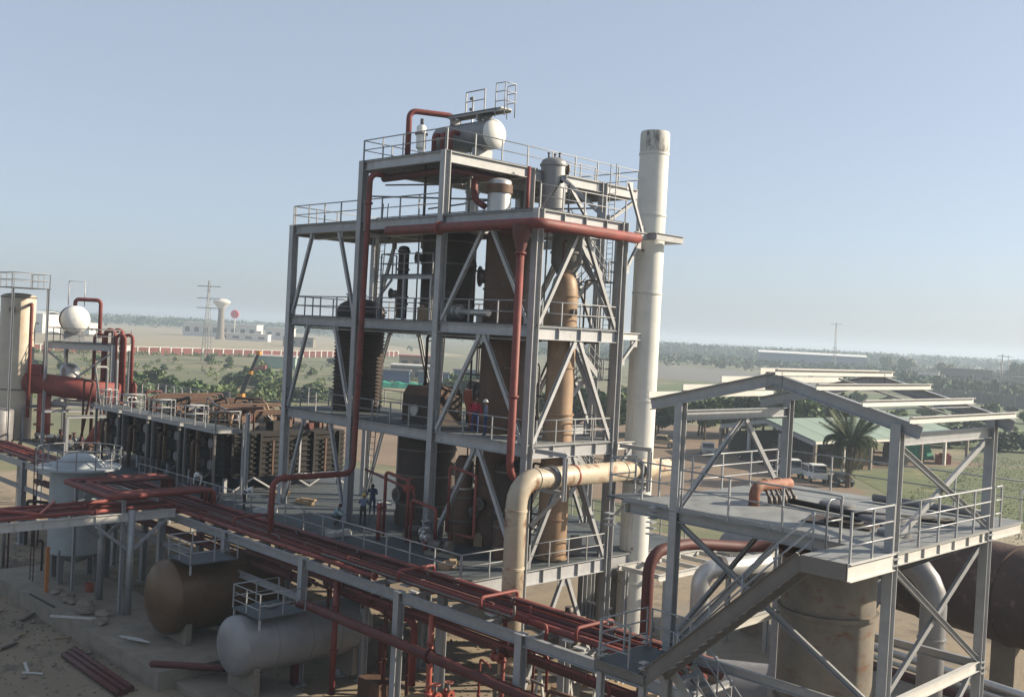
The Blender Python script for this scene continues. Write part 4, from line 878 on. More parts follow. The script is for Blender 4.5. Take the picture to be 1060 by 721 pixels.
rg = random.Random(55); vs = []; fs = []
for i in range(5200):
    x, y = rg.uniform(-45, 16), rg.uniform(-22, 5); s_ = rg.uniform(.03, .09)*(2.2 if rg.random() < .06 else 1)
    if -34.1 < x < -10.8 and -12.1 < y < -6.8: continue
    o = len(vs); pts = [(1, 0, 0), (-.9, .2, 0), (0, 1, .1), (.1, -.9, 0), (0, .1, .8), (.2, 0, -.6)]
    vs += [(x+p[0]*s_*rg.uniform(.7, 1.3), y+p[1]*s_*rg.uniform(.7, 1.3), s_*.4+p[2]*s_) for p in pts]; fs += [tuple(q+o for q in f_) for f_ in ((0, 2, 4), (2, 1, 4), (1, 3, 4), (3, 0, 4), (2, 0, 5), (1, 2, 5), (3, 1, 5), (0, 3, 5))]
o = MB().add(vs, fs).build('gravel', 'conc', None, org=(0, 0, 0)); stuff(o)

# ================================================================ ROW OF DARK COOLER UNITS
UX = [-26.6, -31.2, -35.8, -40.4]
ul = ['nearest the tower', 'second from the tower', 'third from the tower', 'farthest from the tower']
for k, ux in enumerate(UX):
    t = thing('cooler_unit', 'dark rusted box cooler on legs with railed front platform, '+ul[k], 'cooler', (ux, 3, 6.22), 'row of dark coolers')
    x0, x1, y0, y1, z0, z1 = ux-1.75, ux+1.75, -1.4, 7.5, 7.15, 9.9
    mb = MB(); mb.box((ux, (y0+y1)/2, (z0+z1)/2), (x1-x0, y1-y0, z1-z0)); mb.build('casing', 'coal', t)
    for i in range(8):
        z = z0+.18+i*.34
        MB().box((ux, y0-.07, z), (x1-x0+.16, .1, .08)).build('rib', 'coal', t); MB().box((x1+.05, (y0+y1)/2, z), (.1, y1-y0, .08)).build('rib', 'coal', t)
    for i in range(5): MB().box((x1+.12, y0+.4+i*2.0, (z0+z1)/2), (.24, .16, z1-z0-.05)).build('stay', 'coal', t)
    for i in range(4): MB().box((x1+.2, y0+1.3+i*2.0, 8.3), (.1, .12, 2.2)).build('pale_stay', ('steel', 'brown')[i % 2], t)
    for i in range(3): MB().bar((x1+.1, y0+.6+2.8*i, 6.3), (x1+.1, y0+2.0+2.8*i, 7.1), .1, .1).build('leg_brace', 'steel', t); MB().bar((x1+.1, y0+3.4+2.8*i, 6.3), (x1+.1, y0+2.0+2.8*i, 7.1), .1, .1).build('leg_brace', 'steel', t)
    for i in range(2): MB().box((x0+.3+i*1.9, y0-.14, (z0+z1)/2), (.13, .26, z1-z0-.1)).build('stay', ('tan', 'brown')[i], t)
    for i in range(2):
        for q in range(2): mb = MB(); mb.tube((ux-.5+1.0*i, y0-.1, 9.2-1.35*q), (ux-.5+1.0*i, y0-.36, 9.2-1.35*q), .3, 14); mb.build('port', ('dark', 'greyv')[i], t)
    for xx in (x0+.2, x1-.2):
        for yy in (y0+.2, y1-.2, (y0+y1)/2): MB().box((xx, yy, (z0+L[1])/2), (.2, .2, z0-L[1])).build('leg', 'steel', t)
    z = z1+.35
    plate(x0-.1, x1+.5, y0-1.0, y0+.7, z, 'plate', t)
    MB().ch((x0-.1, y0-1.02, z-.13), (x1+.5, y0-1.02, z-.13), .06, .22, .014).build('edge_channel', 'steel', t); MB().ch((x1+.52, y0-1.0, z-.13), (x1+.52, y0+.7, z-.13), .06, .22, .014).build('edge_channel', 'steel', t)
    for xx in (x0, x1+.3): MB().box((xx, y0-.9, (z+L[1])/2-.1), (.14, .14, z-L[1]-.25)).build('platform_leg', 'dull', t)
    railing(t, (x0-.05, y0-.95, z), (x1+.45, y0-.95, z), step=1.2, m='rail'); railing(t, (x1+.45, y0-.95, z), (x1+.45, y0+.65, z), step=1.2, m='rail'); railing(t, (x0-.05, y0-.95, z), (x0-.05, y0+.65, z), step=1.2, m='rail')
    for i in range(5):
        MB().box((ux-.4+.8*(i % 2), 1.6+1.25*i, z1+.2+.1*(i % 3)), (.7, .8, .4+.2*(i % 3)), .2*i).build('header_box', ('greyv', 'coal', 'brown', 'redd', 'brown')[(i+k) % 5], t)
    mb = MB()
    for i in range(3): mb.path([(ux-1+.8*i, 1.2, z1), (ux-1+.8*i, 1.2, z1+.9+.2*i), (ux-1+.8*i, 6.5, z1+.9+.2*i), (ux-1+.8*i, 6.5, z1)], .07, 6, .2)
    mb.build('top_pipework', 'brown', t)
    mb = MB(); mb.path([(ux-.9, y0-.4, 9.2), (ux-.9, y0-.8, 9.2), (ux-.9, y0-.8, 6.4)], .13, 10, .3); mb.build('inlet_pipe', 'brown', t)
# tall posts beside the nearest unit
for i, x in enumerate((-22.6, -24.0)):
    o = MB().ib((x, -1.2+.6*i, L[1]), (x, -1.2+.6*i, 11.4-.8*i), .2, .2, .02, .015, (0, 1, 0)).build('bare_post', 'steel'); tag(o, ('taller', 'shorter')[i]+' bare grey post standing on the deck by the nearest cooler', 'post')
# ================================================================ LEFT PROCESS UNIT
vessel('pale_tower_vessel', 'pale rust streaked upright vessel at the far left edge', -58.2, -2.6, 6.0, 18.0, 1.36, 'pale', .3, rings=(10.2, 17.9), noz=((16.9, -.6, .35, .2),), n=36)
t = thing('vessel_top_gantry', 'railed gantry above the pale vessel at the left edge', 'platform', (-57.5, -2, 18))
plate(-59.6, -55.4, -4.2, -1.0, 18.75, 'plate', t)
for a, b in (((-59.5, -4.1), (-55.5, -4.1)), ((-55.5, -4.1), (-55.5, -1.1)), ((-59.5, -1.1), (-55.5, -1.1)), ((-59.5, -4.1), (-59.5, -1.1))): railing(t, (*a, 18.75), (*b, 18.75), step=1.3, h=1.2)
for x, y in ((-55.5, -1.2), (-55.5, -4.0)): MB().ib((x, y, 6.2), (x, y, 18.7), .18, .18, .02, .015, (0, 1, 0)).build('column', 'steel', t)
LU = thing('left_process_frame', 'smaller steel frame with railed deck and X brace at the left', 'steel frame', (-54, 1, 0))
lx0, lx1, ly0, ly1, lz = -56.0, -50.6, 1.2, 5.2, 14.4
# frame faces the viewer diagonally
A_, B_, C2, D2 = (-56.4, -.9), (-52.4, 3.1), (-59.2, 1.9), (-55.2, 5.9)
for x, y in (A_, B_, C2, D2): MB().ib((x, y, 0), (x, y, lz-.06), .3, .3, .03, .02, (0, 1, 0)).build('column', 'galv', LU)
for a, b in ((A_, B_), (B_, D2), (D2, C2), (C2, A_)):
    MB().ib((*a, lz-.35), (*b, lz-.35), .2, .5).build('beam', 'purlin', LU)
    railing(LU, (*a, lz), (*b, lz), step=1.5, h=1.15)
    MB().ib((*a, 9.2), (*b, 9.2), .18, .3).build('beam', 'galv', LU)
mb = MB(); mb.add([(*A_, lz), (*B_, lz), (*D2, lz), (*C2, lz), (*A_, lz-.06), (*B_, lz-.06), (*D2, lz-.06), (*C2, lz-.06)], [(0, 1, 2, 3), (7, 6, 5, 4), (0, 4, 5, 1), (1, 5, 6, 2), (2, 6, 7, 3), (3, 7, 4, 0)]); mb.build('deck_plate', 'plate', LU)
MB().bar((A_[0]+.1, A_[1]+.1, lz-.8), (B_[0]-.1, B_[1]-.1, 9.5), .14, .14).build('brace', 'galv', LU); MB().bar((B_[0]-.1, B_[1]-.1, lz-.8), (A_[0]+.1, A_[1]+.1, 9.5), .1, .14).build('brace', 'galv', LU)
# white-domed drum
t = thing('left_drum', 'dark drum with white domed end on the left frame deck', 'drum', (-55.8, 2.4, 14.4))
ax = V((.95, -.3, 0)).normalized(); c = V((-56.1, 1.35, 16.3)); 
mb = MB(); mb.lathe(c-ax*2.6, [(1.18, 0), (1.18, 2.6)], 30, ax); mb.build('shell', 'dark', t); mb = MB(); mb.lathe(c, dome(1.18, 0, .75), 30, ax); mb.build('white_end', 'white', t); mb = MB(); mb.lathe(c-ax*2.6, dome(1.18, 0, .6), 30, -ax); mb.build('far_end', 'dark', t)
for s_ in (-.5, -2.1): MB().box(c+ax*s_+V((0, 0, -1.5)), (.3, 1.6, .9), math.atan2(ax.y, ax.x)).build('saddle', 'steel', t)
mb = MB(); mb.path([c+V((-1.2, .4, 1.1)), c+V((-1.2, .4, 1.75)), c+V((.3, 2.0, 1.75)), c+V((.3, 2.0, -1.5))], .17, 10, .35); mb.build('red_overhead', 'red', t)
mb = MB(); mb.path([c+V((-2.2, .2, 1.2)), c+V((-2.2, .2, 3.3)), c+V((-1.2, 1.2, 3.3)), c+V((-1.2, 1.2, 1.2))], .05, 6); mb.build('hoop_rail', 'steel', t)
pipe('left_red_duct', 'fat red duct running out from the pale vessel at the left', [(-57.3, -2.0, 10.9), (-52.0, 3.5, 10.25)], .9, 'red', n=28)
pipe('left_red_duct_stub', 'short fat red stub rising from the left red duct', [(-56.6, -1.5, 10.5), (-56.6, -1.5, 12.4)], .48, 'red', n=18)
pipe('left_red_downcomer', 'orange red downcomer with flanges below the left red duct', [(-56.2, -.9, 10.2), (-56.2, -.9, 5.6)], .55, 'redo', None, [((-56.2, -.9, 8.6), (0, 0, 1)), ((-56.2, -.9, 7.4), (0, 0, 1))], n=20)
pipe('left_red_elbow', 'fat orange red elbow bending down beside the cooler row', [(-49.4, 4.0, 8.4), (-51.0, 2.2, 8.3), (-51.6, 1.0, 5.8)], .5, 'redo', 1.0, n=18)
for k in range(5):
    x, y = -53.0+.9*(k % 3), 3.2+.9*k*.6
    pipe('left_red_riser', 'red riser pipe behind the left frame, '+('leftmost', 'second from the left', 'middle', 'fourth from the left', 'rightmost')[k], [(x-1.2, y-.9, 6.5), (x-1.2, y-.9, 15.2+.35*(k % 2)), (x-.6, y-.4, 15.2+.35*(k % 2)), (x-.6, y-.4, 9)], .2 if k % 2 else .14, 'red', .4, group='red risers of the left frame')
pipe('left_front_riser', 'thin red riser between the pale vessel and the left frame', [(-56.0, -2.3, 8), (-56.0, -2.3, 17.4), (-57.2, -2.0, 17.4)], .14, 'red', .3)
vessel('small_left_ball', 'small grey round receiver behind the left frame brace', -57.5, 1.6, 9.4, 12.0, .8, 'alum', .5, n=22)
vessel('left_base_bin', 'grey base bin with round hole at the left edge below the pale vessel', -56.6, -4.4, 5.6, 8.6, 1.2, 'greyv', .2, n=26, noz=((7.6, -.75, .2, .35),))
t = thing('left_lower_platform', 'low cluttered steel platform under the left red duct', 'platform', (-52, 0, 6)); plate(-57, -46.5, -2.8, 2.5, 6.1, 'plate', t)
for x in (-56.5, -52, -47): MB().box((x, -2.6, 3.0), (.25, .25, 5.9)).build('leg', 'steel', t); MB().ib((x, -2.5, 8.9), (x, 2.3, 8.9), .16, .24).build('beam', 'galv', t); MB().box((x, -2.5, 7.4), (.2, .2, 2.7)).build('post', 'galv', t)
for k in range(6): pump('left_pump', 'pump among the clutter on the low left platform', (-55+1.6*k, -1.6+.6*(k % 2), 6.12), k*.7, ('greyv', 'alum', 'brown')[k % 3], 'pumps on the low left platform')
# service bridge behind the left frame
t = thing('service_bridge', 'pale steel service bridge behind the red duct at the left', 'catwalk', (-46, 6, 9)); plate(-51.0, -42.4, 5.2, 6.6, 10.1, 'plate', t)
for x in (-50.8, -46.5, -42.6): MB().box((x, 5.9, 5.0), (.2, .2, 10.0)).build('leg', 'galv', t)
railing(t, (-51.0, 5.2, 10.1), (-42.4, 5.2, 10.1), step=1.5, m='galv'); railing(t, (-51.0, 6.6, 10.1), (-42.4, 6.6, 10.1), step=1.5, m='galv')

# ================================================================ RIGHT SIDE EQUIPMENT
x, y = 18.05, -5.25
t = thing('buff_tank', 'big buff rust stained upright tank under the shelter platform', 'tank', (x, y, 0))
mb = MB(); mb.lathe((x, y, 0), [(1.36, 2.2), (1.36, 10.9)], 44); mb.build('shell', 'tank', t)
mb = MB(); mb.lathe((x, y, 0), [(1.42, 10.9), (1.55, 10.95), (1.55, 11.12), (.4, 11.5), (.01, 11.5)], 44); mb.build('roof', 'brown', t)
for z in (3.2, 6.6, 9.3): ringp(t, x, y, z, 1.36, .12, .1, 'tank', 'stiffening_ring', 44)
mb = MB(); mb.lathe((x, y, 0), [(2.2, 0), (2.2, 1.2), (1.42, 2.2)], 44); mb.build('foot_cone', 'conc', t)
nozzle(t, (x+1.2, y-.6, 3.0), (1, -.4, 0), .6, .3, 'tank')
pipe('grey_gooseneck_duct', 'grey gooseneck duct rising behind the right shelter brace', [(17.9, 2.6, 0), (17.9, 2.6, 9.6), (15.2, 2.6, 9.7), (14.2, 2.4, 8.6)], .45, 'gtank', 1.5, n=26)
mb = MB(); mb.lathe((17.9, 2.6, 7.1), [(.44, -.05), (.5, -.04), (.5, .04), (.44, .05)], 26); o = mb.build('weld_collar', 'gtank'); tag(o, 'collar ring around the grey gooseneck duct', 'collar')
pipe('dark_red_gooseneck', 'dark red gooseneck pipe rising left of the shelter and curving under its deck', [(9.6, -3.0, 0), (9.6, -3.0, 9.2), (9.8, -.8, 9.35), (10.6, 2.2, 9.0), (12.0, 3.4, 9.3)], .22, 'redd', .8, n=18)
t = pipe('insulated_pipe', 'short bright aluminium clad pipe below the shelter deck', [(6.4, 5.0, 2.0), (6.4, 5.0, 6.9), (8.0, 8.0, 7.2)], .42, 'alum', .7, n=24)
mb = MB(); mb.lathe((6.9, 5.9, 7.0), [(.42, -.12), (.52, -.1), (.52, .1), (.42, .12)], 24, (1.6, 3.0, .3)); mb.build('dark_collar', 'bolt', t)
def hcyl(name, label, a, b, r_, m_, rings=4, cat='drum'):
    a = V(a); b = V(b); d = (b-a).normalized(); t = thing(name, label, cat, (a.x, a.y, 0))
    mb = MB(); mb.lathe(a, [(.01, -.3), (r_*.9, -.25), (r_, 0), (r_, (b-a).length), (r_*.9, (b-a).length+.25), (.01, (b-a).length+.3)], 40, d, 20); mb.build('shell', m_, t)
    for i in range(rings):
        q = MB(); q.lathe(a+(b-a)*((i+.5)/rings), [(r_-.01, -.12), (r_+.1, -.1), (r_+.1, .1), (r_-.01, .12)], 40, d); q.build('tyre_ring', m_, t)
    for f_ in (.2, .8):
        q = a+(b-a)*f_; MB().box((q.x, q.y, (q.z-r_*.7)/2), (1.2, 1.2, q.z-r_*.7)).build('pier', 'conc', t)
    return t
hcyl('rotary_drum', 'large dark brown horizontal drum behind the shelter at the right', (2.0, 25.0, 5.0), (16.6, 21.2, 5.0), 2.5, 'rdrum', 3)
hcyl('rotary_drum', 'second large dark brown drum at the right edge of the picture', (18.4, 20.6, 5.2), (33, 18.6, 5.0), 2.9, 'rdrum', 3)
hcyl('grey_horizontal_tank', 'long grey horizontal tank behind the dark red gooseneck', (-1.5, 20.0, 4.6), (8, 17.0, 4.6), 1.5, 'gtank', 2, 'tank')
hcyl('lilac_grey_tank', 'pale lilac grey tank end behind the tower foot left of the chimney', (-8.0, 14.8, 4.0), (-6.2, 16.8, 4.0), 1.7, 'gtank', 1, 'tank')
t = thing('fan_housing', 'grey fan housing with round black inlet at the bottom right', 'fan', (20.5, 12.5, 0))
mb = MB(); mb.prism([(19.2, 11.5, .4), (23.8, 11.5, .4), (23.8, 11.5, 2.6), (21.5, 11.5, 4.2), (19.2, 11.5, 3.4)], (0, 0, 0), (0, 2.0, 0)); mb.build('casing', 'conc', t); mb = MB(); mb.lathe((22.0, 11.5, 2.3), [(1.0, 0), (1.0, .25), (.85, .25), (.85, .05), (.01, .05)], 30, (0, -1, 0)); mb.build('inlet', 'black', t); MB().box((21.5, 12.5, .2), (5.2, 2.6, .4)).build('base', 'conc', t)
o = struct(plinth('concrete_slab', '', 12.5, 30, -2, 18, .3)); o = struct(plinth('concrete_slab', '', -6, 12, 7.5, 24, .25))
t = thing('yellow_stand', 'small rusty yellow stand frame behind the shelter leg brace', 'stand', (18.6, 7.5, .3))
for x, y in ((18.0, 7.2), (19.6, 7.2), (18.0, 8.6), (19.6, 8.6)): MB().box((x, y, 1.9), (.12, .12, 3.2)).build('leg', 'tan', t)
MB().box((18.8, 7.9, 3.55), (1.9, 1.7, .12)).build('top', 'tan', t); MB().bar((18.0, 7.1, 2.4), (19.6, 7.1, 2.8), .07, .07).build('brace', 'tan', t)
# red manifold on the platform
t = thing('red_manifold', 'rusty red elbow manifold with a row of valves on the shelter deck', 'manifold', (15.2, -3.6, SZ))
ma, mc = V((15.75, -5.9, SZ)), V((15.95, -4.2, SZ+.6))
mb = MB(); mb.path([ma, ma+V((0, 0, .6)), mc], .17, 16, .3); mb.build('header', 'rustred', t)
for q in (ma+V((.02, .55, .6)), ma+V((.08, 1.2, .61))): mb = MB(); mb.lathe(q, [(.16, -.04), (.2, -.03), (.2, .03), (.16, .04)], 16, (.1, 1, 0)); mb.build('band', 'tan', t)
for i in range(6):
    q = (ma+V((0, .5, .55))).lerp(mc-V((0, .1, .05)), i/5)
    mb = MB(); mb.tube(q+V((.08, -.02, -.06)), q+V((.3, -.1, -.32)), .045, 8); mb.build('branch', 'bolt', t); mb = MB(); mb.tube(q+V((.3, -.1, -.28)), q+V((.34, -.1, -.5)), .08, 8); mb.build('valve_body', 'bolt', t)
t = thing('hose_coil', 'black hose coil lying on the shelter deck', 'hose', (19.5, -7.6, SZ))
mb = MB(); mb.ring((19.0, -6.4, SZ+.11), .5, .045, 24, 6); mb.build('coil', 'black', t)
o = MB().box((18.9, -6.3, SZ+.03), (1.9, 1.3, .06), .2).build('floor_hatch', 'dark'); tag(o, 'dark square floor hatch on the shelter deck under the hose', 'hatch')
o = MB().path([(16.2, -4.6, SZ+.12), (18.5, -5.0, SZ+.12), (20.9, -3.4, SZ+.12)], .09, 8, .4).build('black_hose', 'black'); tag(o, 'black hose stretched across the shelter deck', 'hose')
o = MB().path([(17.4, -1.4, SZ+.15), (21.0, -1.2, SZ+.15)], .12, 8).build('grey_conduit', 'greyv'); tag(o, 'grey conduit lying along the back of the shelter deck', 'conduit')
# clutter on the ground between rack, tower and chimney
for i in range(10):
    x, y = (2.5+1.0*i*.9, [-2.2, 1.5, 3.8, -1.0][i % 4]+.3*i*.4); pump('ground_pump', 'pump set on the ground between the rack and the white chimney', (x, y, .0), i*.9, ('tan', 'greyv', 'brown', 'alum')[i % 4], 'pumps on the ground near the chimney')
o = MB().box((3.6, 3.2, 1.0), (3.4, 1.1, .35), .25).build('timber_beam_stack', 'wood'); tag(o, 'timber baulk lying on blocks below the tower near face', 'timber')
for i, (x, y, l_) in enumerate(((4.6, 1.0, 5), (7.4, 2.2, 4.2), (6.0, 4.6, 5.5))): pipe('ground_pipe', ('dark red pipe lying low on the ground right of the tower foot', 'tan pipe lying low on the ground before the chimney', 'grey pipe lying low on the ground beside the chimney')[i], [(x, y-l_/2, .6), (x+.6, y+l_/2, .6)], .26, ('redd', 'tan', 'alum')[i])
for i in range(4): o = MB().box((-4+3.2*i, -4.9+.2*i, .55), (1.6, .9, 1.1), .2*i).build('ground_skid_box', ('brown', 'wood', 'redd', 'tan')[i]); tag(o, ('brown', 'timber coloured', 'dark red', 'tan')[i]+' low skid box on the ground under the rack', 'box')

hcyl('dark_grey_drum', 'dark grey drum lying under the shelter stair', (9.0, .5, 3.0), (12.8, 3.2, 3.0), 1.5, 'greyv', 2)
rq = random.Random(33)
for i in range(16):
    x, y = rq.uniform(16, 29), rq.uniform(4, 16); a = rq.uniform(0, 3.14); kd = i % 4
    if kd == 0: pipe('yard_pipe', 'loose pipe among the clutter behind the shelter legs', [(x, y, .6), (x+3*math.cos(a), y+3*math.sin(a), .6)], rq.uniform(.12, .3), rq.choice(('redd', 'alum', 'brown')), group='yard clutter right of the shelter')
    elif kd == 1:
        mb = MB(); mb.box((x, y, .85), (1.8, 1.2, 1.1), a); mb.box((x, y, 1.6), (1.0, .8, .4), a); o = mb.build('yard_block', rq.choice(('conc', 'brown', 'gtank'))); tag(o, 'block among the clutter behind the shelter legs', 'block', 'yard clutter right of the shelter')
    elif kd == 2: pump('yard_pump', 'pump among the clutter behind the shelter legs', (x, y, .3), a, rq.choice(('tan', 'greyv', 'brown')), 'yard clutter right of the shelter')
    else:
        mb = MB(); mb.path([(x, y, .3), (x, y, 2.6), (x+1.5*math.cos(a), y+1.5*math.sin(a), 2.6), (x+1.5*math.cos(a), y+1.5*math.sin(a), .3)], .1, 8, .3); o = mb.build('yard_portal', rq.choice(('redd', 'tan', 'bolt'))); tag(o, 'pipe portal among the clutter behind the shelter legs', 'pipe', 'yard clutter right of the shelter')
o = MB().box((22.6, 9.0, 1.0), (6.0, 1.2, 1.6), -.5).build('white_low_wall', 'wpaint' if 'wpaint' in M else 'white'); tag(o, 'low pale concrete wall piece behind the right shelter leg', 'wall')
for i in range(3): pipe('cross_run_pipe', ('upper', 'middle', 'lower')[i]+' pale pipe run crossing behind the right shelter leg', [(9, 12.5+.8*i, 3.4-.7*i), (27, 9.5+.8*i, 3.4-.7*i)], (.18, .12, .22)[i], ('alum', 'purlin', 'redd')[i], n=10)

SB_ = thing('stair_trestle', 'light galvanised trestle of crossed struts under the shelter stair', 'trestle', (17.5, -10.5, 0))
for x in (15.9, 18.2, 20.4):
    for y in (-11.2, -9.4): MB().ib((x, y, 0), (x, y, 3.9 if x > 19 else 6.0), .12, .12, .015, .012, (0, 1, 0)).build('leg', 'galv', SB_)
for k, (a, b) in enumerate((((15.9, -11.2, .3), (18.2, -11.2, 5.8)), ((18.2, -11.2, .3), (15.9, -11.2, 5.8)), ((18.2, -11.2, .3), (20.4, -11.2, 3.8)), ((20.4, -11.2, .3), (18.2, -11.2, 3.8)), ((15.9, -9.4, .3), (18.2, -9.4, 5.8)), ((18.2, -9.4, .3), (15.9, -9.4, 5.8)), ((18.2, -9.4, .3), (20.4, -9.4, 3.8)), ((15.9, -11.2, 5.8), (15.9, -9.4, 3.0)), ((18.2, -11.2, 5.8), (18.2, -9.4, 3.0)))): MB().bar(a, b, .08, .1).build('strut', 'galv', SB_)

# machinery on the ground below the tower foot, chimney and rack
rm2 = random.Random(91)
spots = [(-4.5, 8.5), (-3.2, 10.2), (-2.0, 7.5), (-6.0, 12.5), (-7.5, 10.5), (-1.2, 11.5), (1.8, 4.5), (2.6, 6.4), (3.8, 4.0), (4.6, 6.8), (3.2, 2.2), (5.4, 3.0), (6.6, 5.2), (5.2, .6), (7.4, 2.4), (6.8, -.8), (8.2, .4), (4.0, -1.6), (2.8, -.4), (1.2, 1.6), (8.8, 5.0), (10.4, 4.0), (10.8, 7.0), (11.8, 5.4), (12.5, 2.2), (13.6, 4.4), (14.4, 1.0), (15.4, 3.4), (11.2, 1.2), (12.0, -.8), (13.4, -2.6), (9.8, -1.2), (16.6, 5.6), (14.8, 7.2), (17.4, .6), (19.4, 3.6), (20.6, 1.4), (12.6, -5.0), (13.2, -7.4), (19.6, -1.0)]
for i, (x, y) in enumerate(spots):
    a = rm2.uniform(0, 3.1); kd = i % 5; c_ = rm2.choice(('tan', 'conc', 'brown', 'greyv', 'wood', 'alum'))
    if kd == 0:
        t = thing('machine_block', 'machine block on the ground below the tower foot', 'machine', (x, y, .2), 'machines below the tower foot'); h = rm2.uniform(.9, 1.8); MB().box((x, y, h/2), (1.6, 1.0, h), a).build('casing', c_, t); mb = MB(); mb.tube((x, y, h), (x, y, h+.5), .22, 12); mb.build('inlet', 'bolt', t); MB().box((x, y, .06), (2.0, 1.4, .12), a).build('base', 'conc', t)
    elif kd == 1: pump('foot_pump', 'pump on the ground below the tower foot', (x, y, .02), a, c_, 'pumps below the tower foot')
    elif kd == 2: pipe('foot_pipe', 'bent pipe on the ground below the tower foot', [(x, y, .2), (x, y, 1.6), (x+2*math.cos(a), y+2*math.sin(a), 1.6), (x+2*math.cos(a), y+2*math.sin(a), .2)], rm2.uniform(.08, .2), rm2.choice(('redd', 'alum', 'tan', 'brown')), .4, n=10, group='bent pipes below the tower foot')
    elif kd == 3:
        t = thing('steel_trestle', 'pale steel trestle on the ground below the tower foot', 'trestle', (x, y, .2), 'trestles below the tower foot'); h = rm2.uniform(1.2, 2.4)
        for q in (-.9, .9): MB().bar((x+q, y-.5, 0), (x+q, y, h), .1, .1).build('leg', 'purlin', t); MB().bar((x+q, y+.5, 0), (x+q, y, h), .1, .1).build('leg', 'purlin', t)
        MB().bar((x-1.2, y, h+.06), (x+1.2, y, h+.06), .14, .12).build('top_bar', 'purlin', t)
    else:
        mb = MB(); mb.lathe((x, y, 0), [(.32, 0), (.32, .3), (.34, .32), (.32, .34), (.32, .62), (.34, .64), (.32, .66), (.32, .92), (.01, .92)], 18); o = mb.build('oil_drum', rm2.choice(('redo', 'gtank', 'tan'))); tag(o, 'oil drum on the ground below the tower foot', 'drum', 'oil drums below the tower foot')
# dark pipework and props under the left part of the rack
for i in range(14):
    x = rm2.uniform(-44, -31.5); y = rm2.uniform(-10.5, -5.2); h = rm2.uniform(1.5, 5); pipe('left_under_pipe', 'dark pipe standing under the left end of the rack', [(x, y, .1), (x, y, h), (x+rm2.uniform(-2, 2), y+rm2.uniform(-1.2, 1.2), h)], rm2.uniform(.05, .12), rm2.choice(('bolt', 'redd', 'dark', 'greyv')), .2, n=8, group='dark pipes under the left rack end')

for k in range(10):
    x, y = -50.5+rm2.uniform(-4, 4), 1.0+rm2.uniform(-3, 4.5); h = rm2.uniform(8.5, 13.5); pipe('left_service_pipe', 'thin pipe in the tangle around the left frame', [(x, y, 6.2), (x, y, h), (x+rm2.uniform(-2, 2), y+rm2.uniform(-2, 2), h), (x+rm2.uniform(-1, 1), y, 6.2)], rm2.uniform(.06, .14), rm2.choice(('red', 'redd', 'alum', 'bolt', 'greyv')), .25, n=8, group='thin pipes of the left frame')
for k in range(14):
    x, y = -33+rm2.uniform(-9, 9), rm2.uniform(.5, 6.5); pipe('cooler_top_pipe', 'rusty pipe looping over the cooler tops', [(x, y, 9.9), (x, y, 10.5+rm2.random()), (x+rm2.uniform(1.5, 4), y+rm2.uniform(-1, 1), 10.5+rm2.random()), (x+rm2.uniform(2, 3), y, 9.9)], rm2.uniform(.05, .12), rm2.choice(('brown', 'dark', 'redd', 'greyv', 'tan')), .25, n=8, group='pipes looping over the coolers')
for k in range(16):
    x, y = rm2.uniform(-30, -9), rm2.uniform(-17.5, -12.6); a = rm2.uniform(0, 3.1); l_ = rm2.uniform(.4, 1.6)
    o = MB().bar((x, y, .06), (x+l_*math.cos(a), y+l_*math.sin(a), .06+rm2.uniform(0, .1)), rm2.uniform(.06, .25), .06).build('scrap_plank', rm2.choice(('wood', 'dark', 'conc', 'purlin'))); tag(o, 'scrap plank on the sandy ground before the apron', 'plank', 'scrap planks on the sand')

# ================================================================ BACKGROUND BUILT THINGS
M['brick'] = mat('red_brick_panel', (.2, .068, .055), (.15, .05, .042), .5, .9, rnd=.15)
M['wpaint'] = mat('white_wall_paint', (.66, .64, .6), (.54, .52, .48), .3, .8)
M['greenroof'] = mat('pale_green_sheet_roof', (.27, .34, .27), (.21, .27, .215), .08, .5, .1, rnd=.05)
M['darkwall'] = mat('dark_block_wall', (.13, .115, .105), (.1, .09, .082), .1, .9)
M['bluewall'] = mat('blue_sheet_wall', (.13, .17, .23), (.1, .135, .19), .05, .7, rnd=.05)
M['tarp'] = mat('green_tarpaulin', (.02, .27, .17), (.012, .19, .12), .4, .7, bump=.4)
M['orange'] = mat('orange_machine_paint', (.62, .27, .03), None, 1, .5)
# boundary wall
BW = thing('boundary_wall', 'long boundary wall of red panels between white pillars behind the plant', 'wall', (-384, 188, 0))
pn = MB(); arch = [(-2.05, 0), (2.05, 0), (2.05, 2.35)]+[(2.05*math.cos(a), 2.35+.45*math.sin(a)) for a in [math.pi*i/8 for i in range(1, 8)]]+[(-2.05, 2.35)]
pn.prism([(.0, p[0], p[1]) for p in arch], (.0, 0, 0), (.22, 0, 0)); pme = pn.mesh('panel', (0, 0, 0)); pme.materials.append(M['brick'])
fb = MB(); fb.box((-.1, 0, 1.5), (.2, 4.9, 3.0)); fme = fb.mesh('backing_wall', (0, 0, 0)); fme.materials.append(M['wpaint'])
pl = MB(); pl.box((0, 0, 1.65), (.6, .5, 3.3)); plm = pl.mesh('pillar', (0, 0, 0)); plm.materials.append(M['wpaint'])
cp = MB(); cp.box((0, 0, 3.2), (.4, 4.6, .25)); cpm = cp.mesh('coping', (0, 0, 0)); cpm.materials.append(M['wpaint'])
for i in range(66):
    y = 100+4.9*i; x = -384 if y < 228 else -384-(y-228)*.45
    if y > 330: break
    o = share('backing_wall', fme, BW, (x-.12, y, 0)); share('panel', pme, BW, (x, y, .25)); share('pillar', plm, BW, (x, y+2.45, 0)); share('coping', cpm, BW, (x-.05, y, -.02))
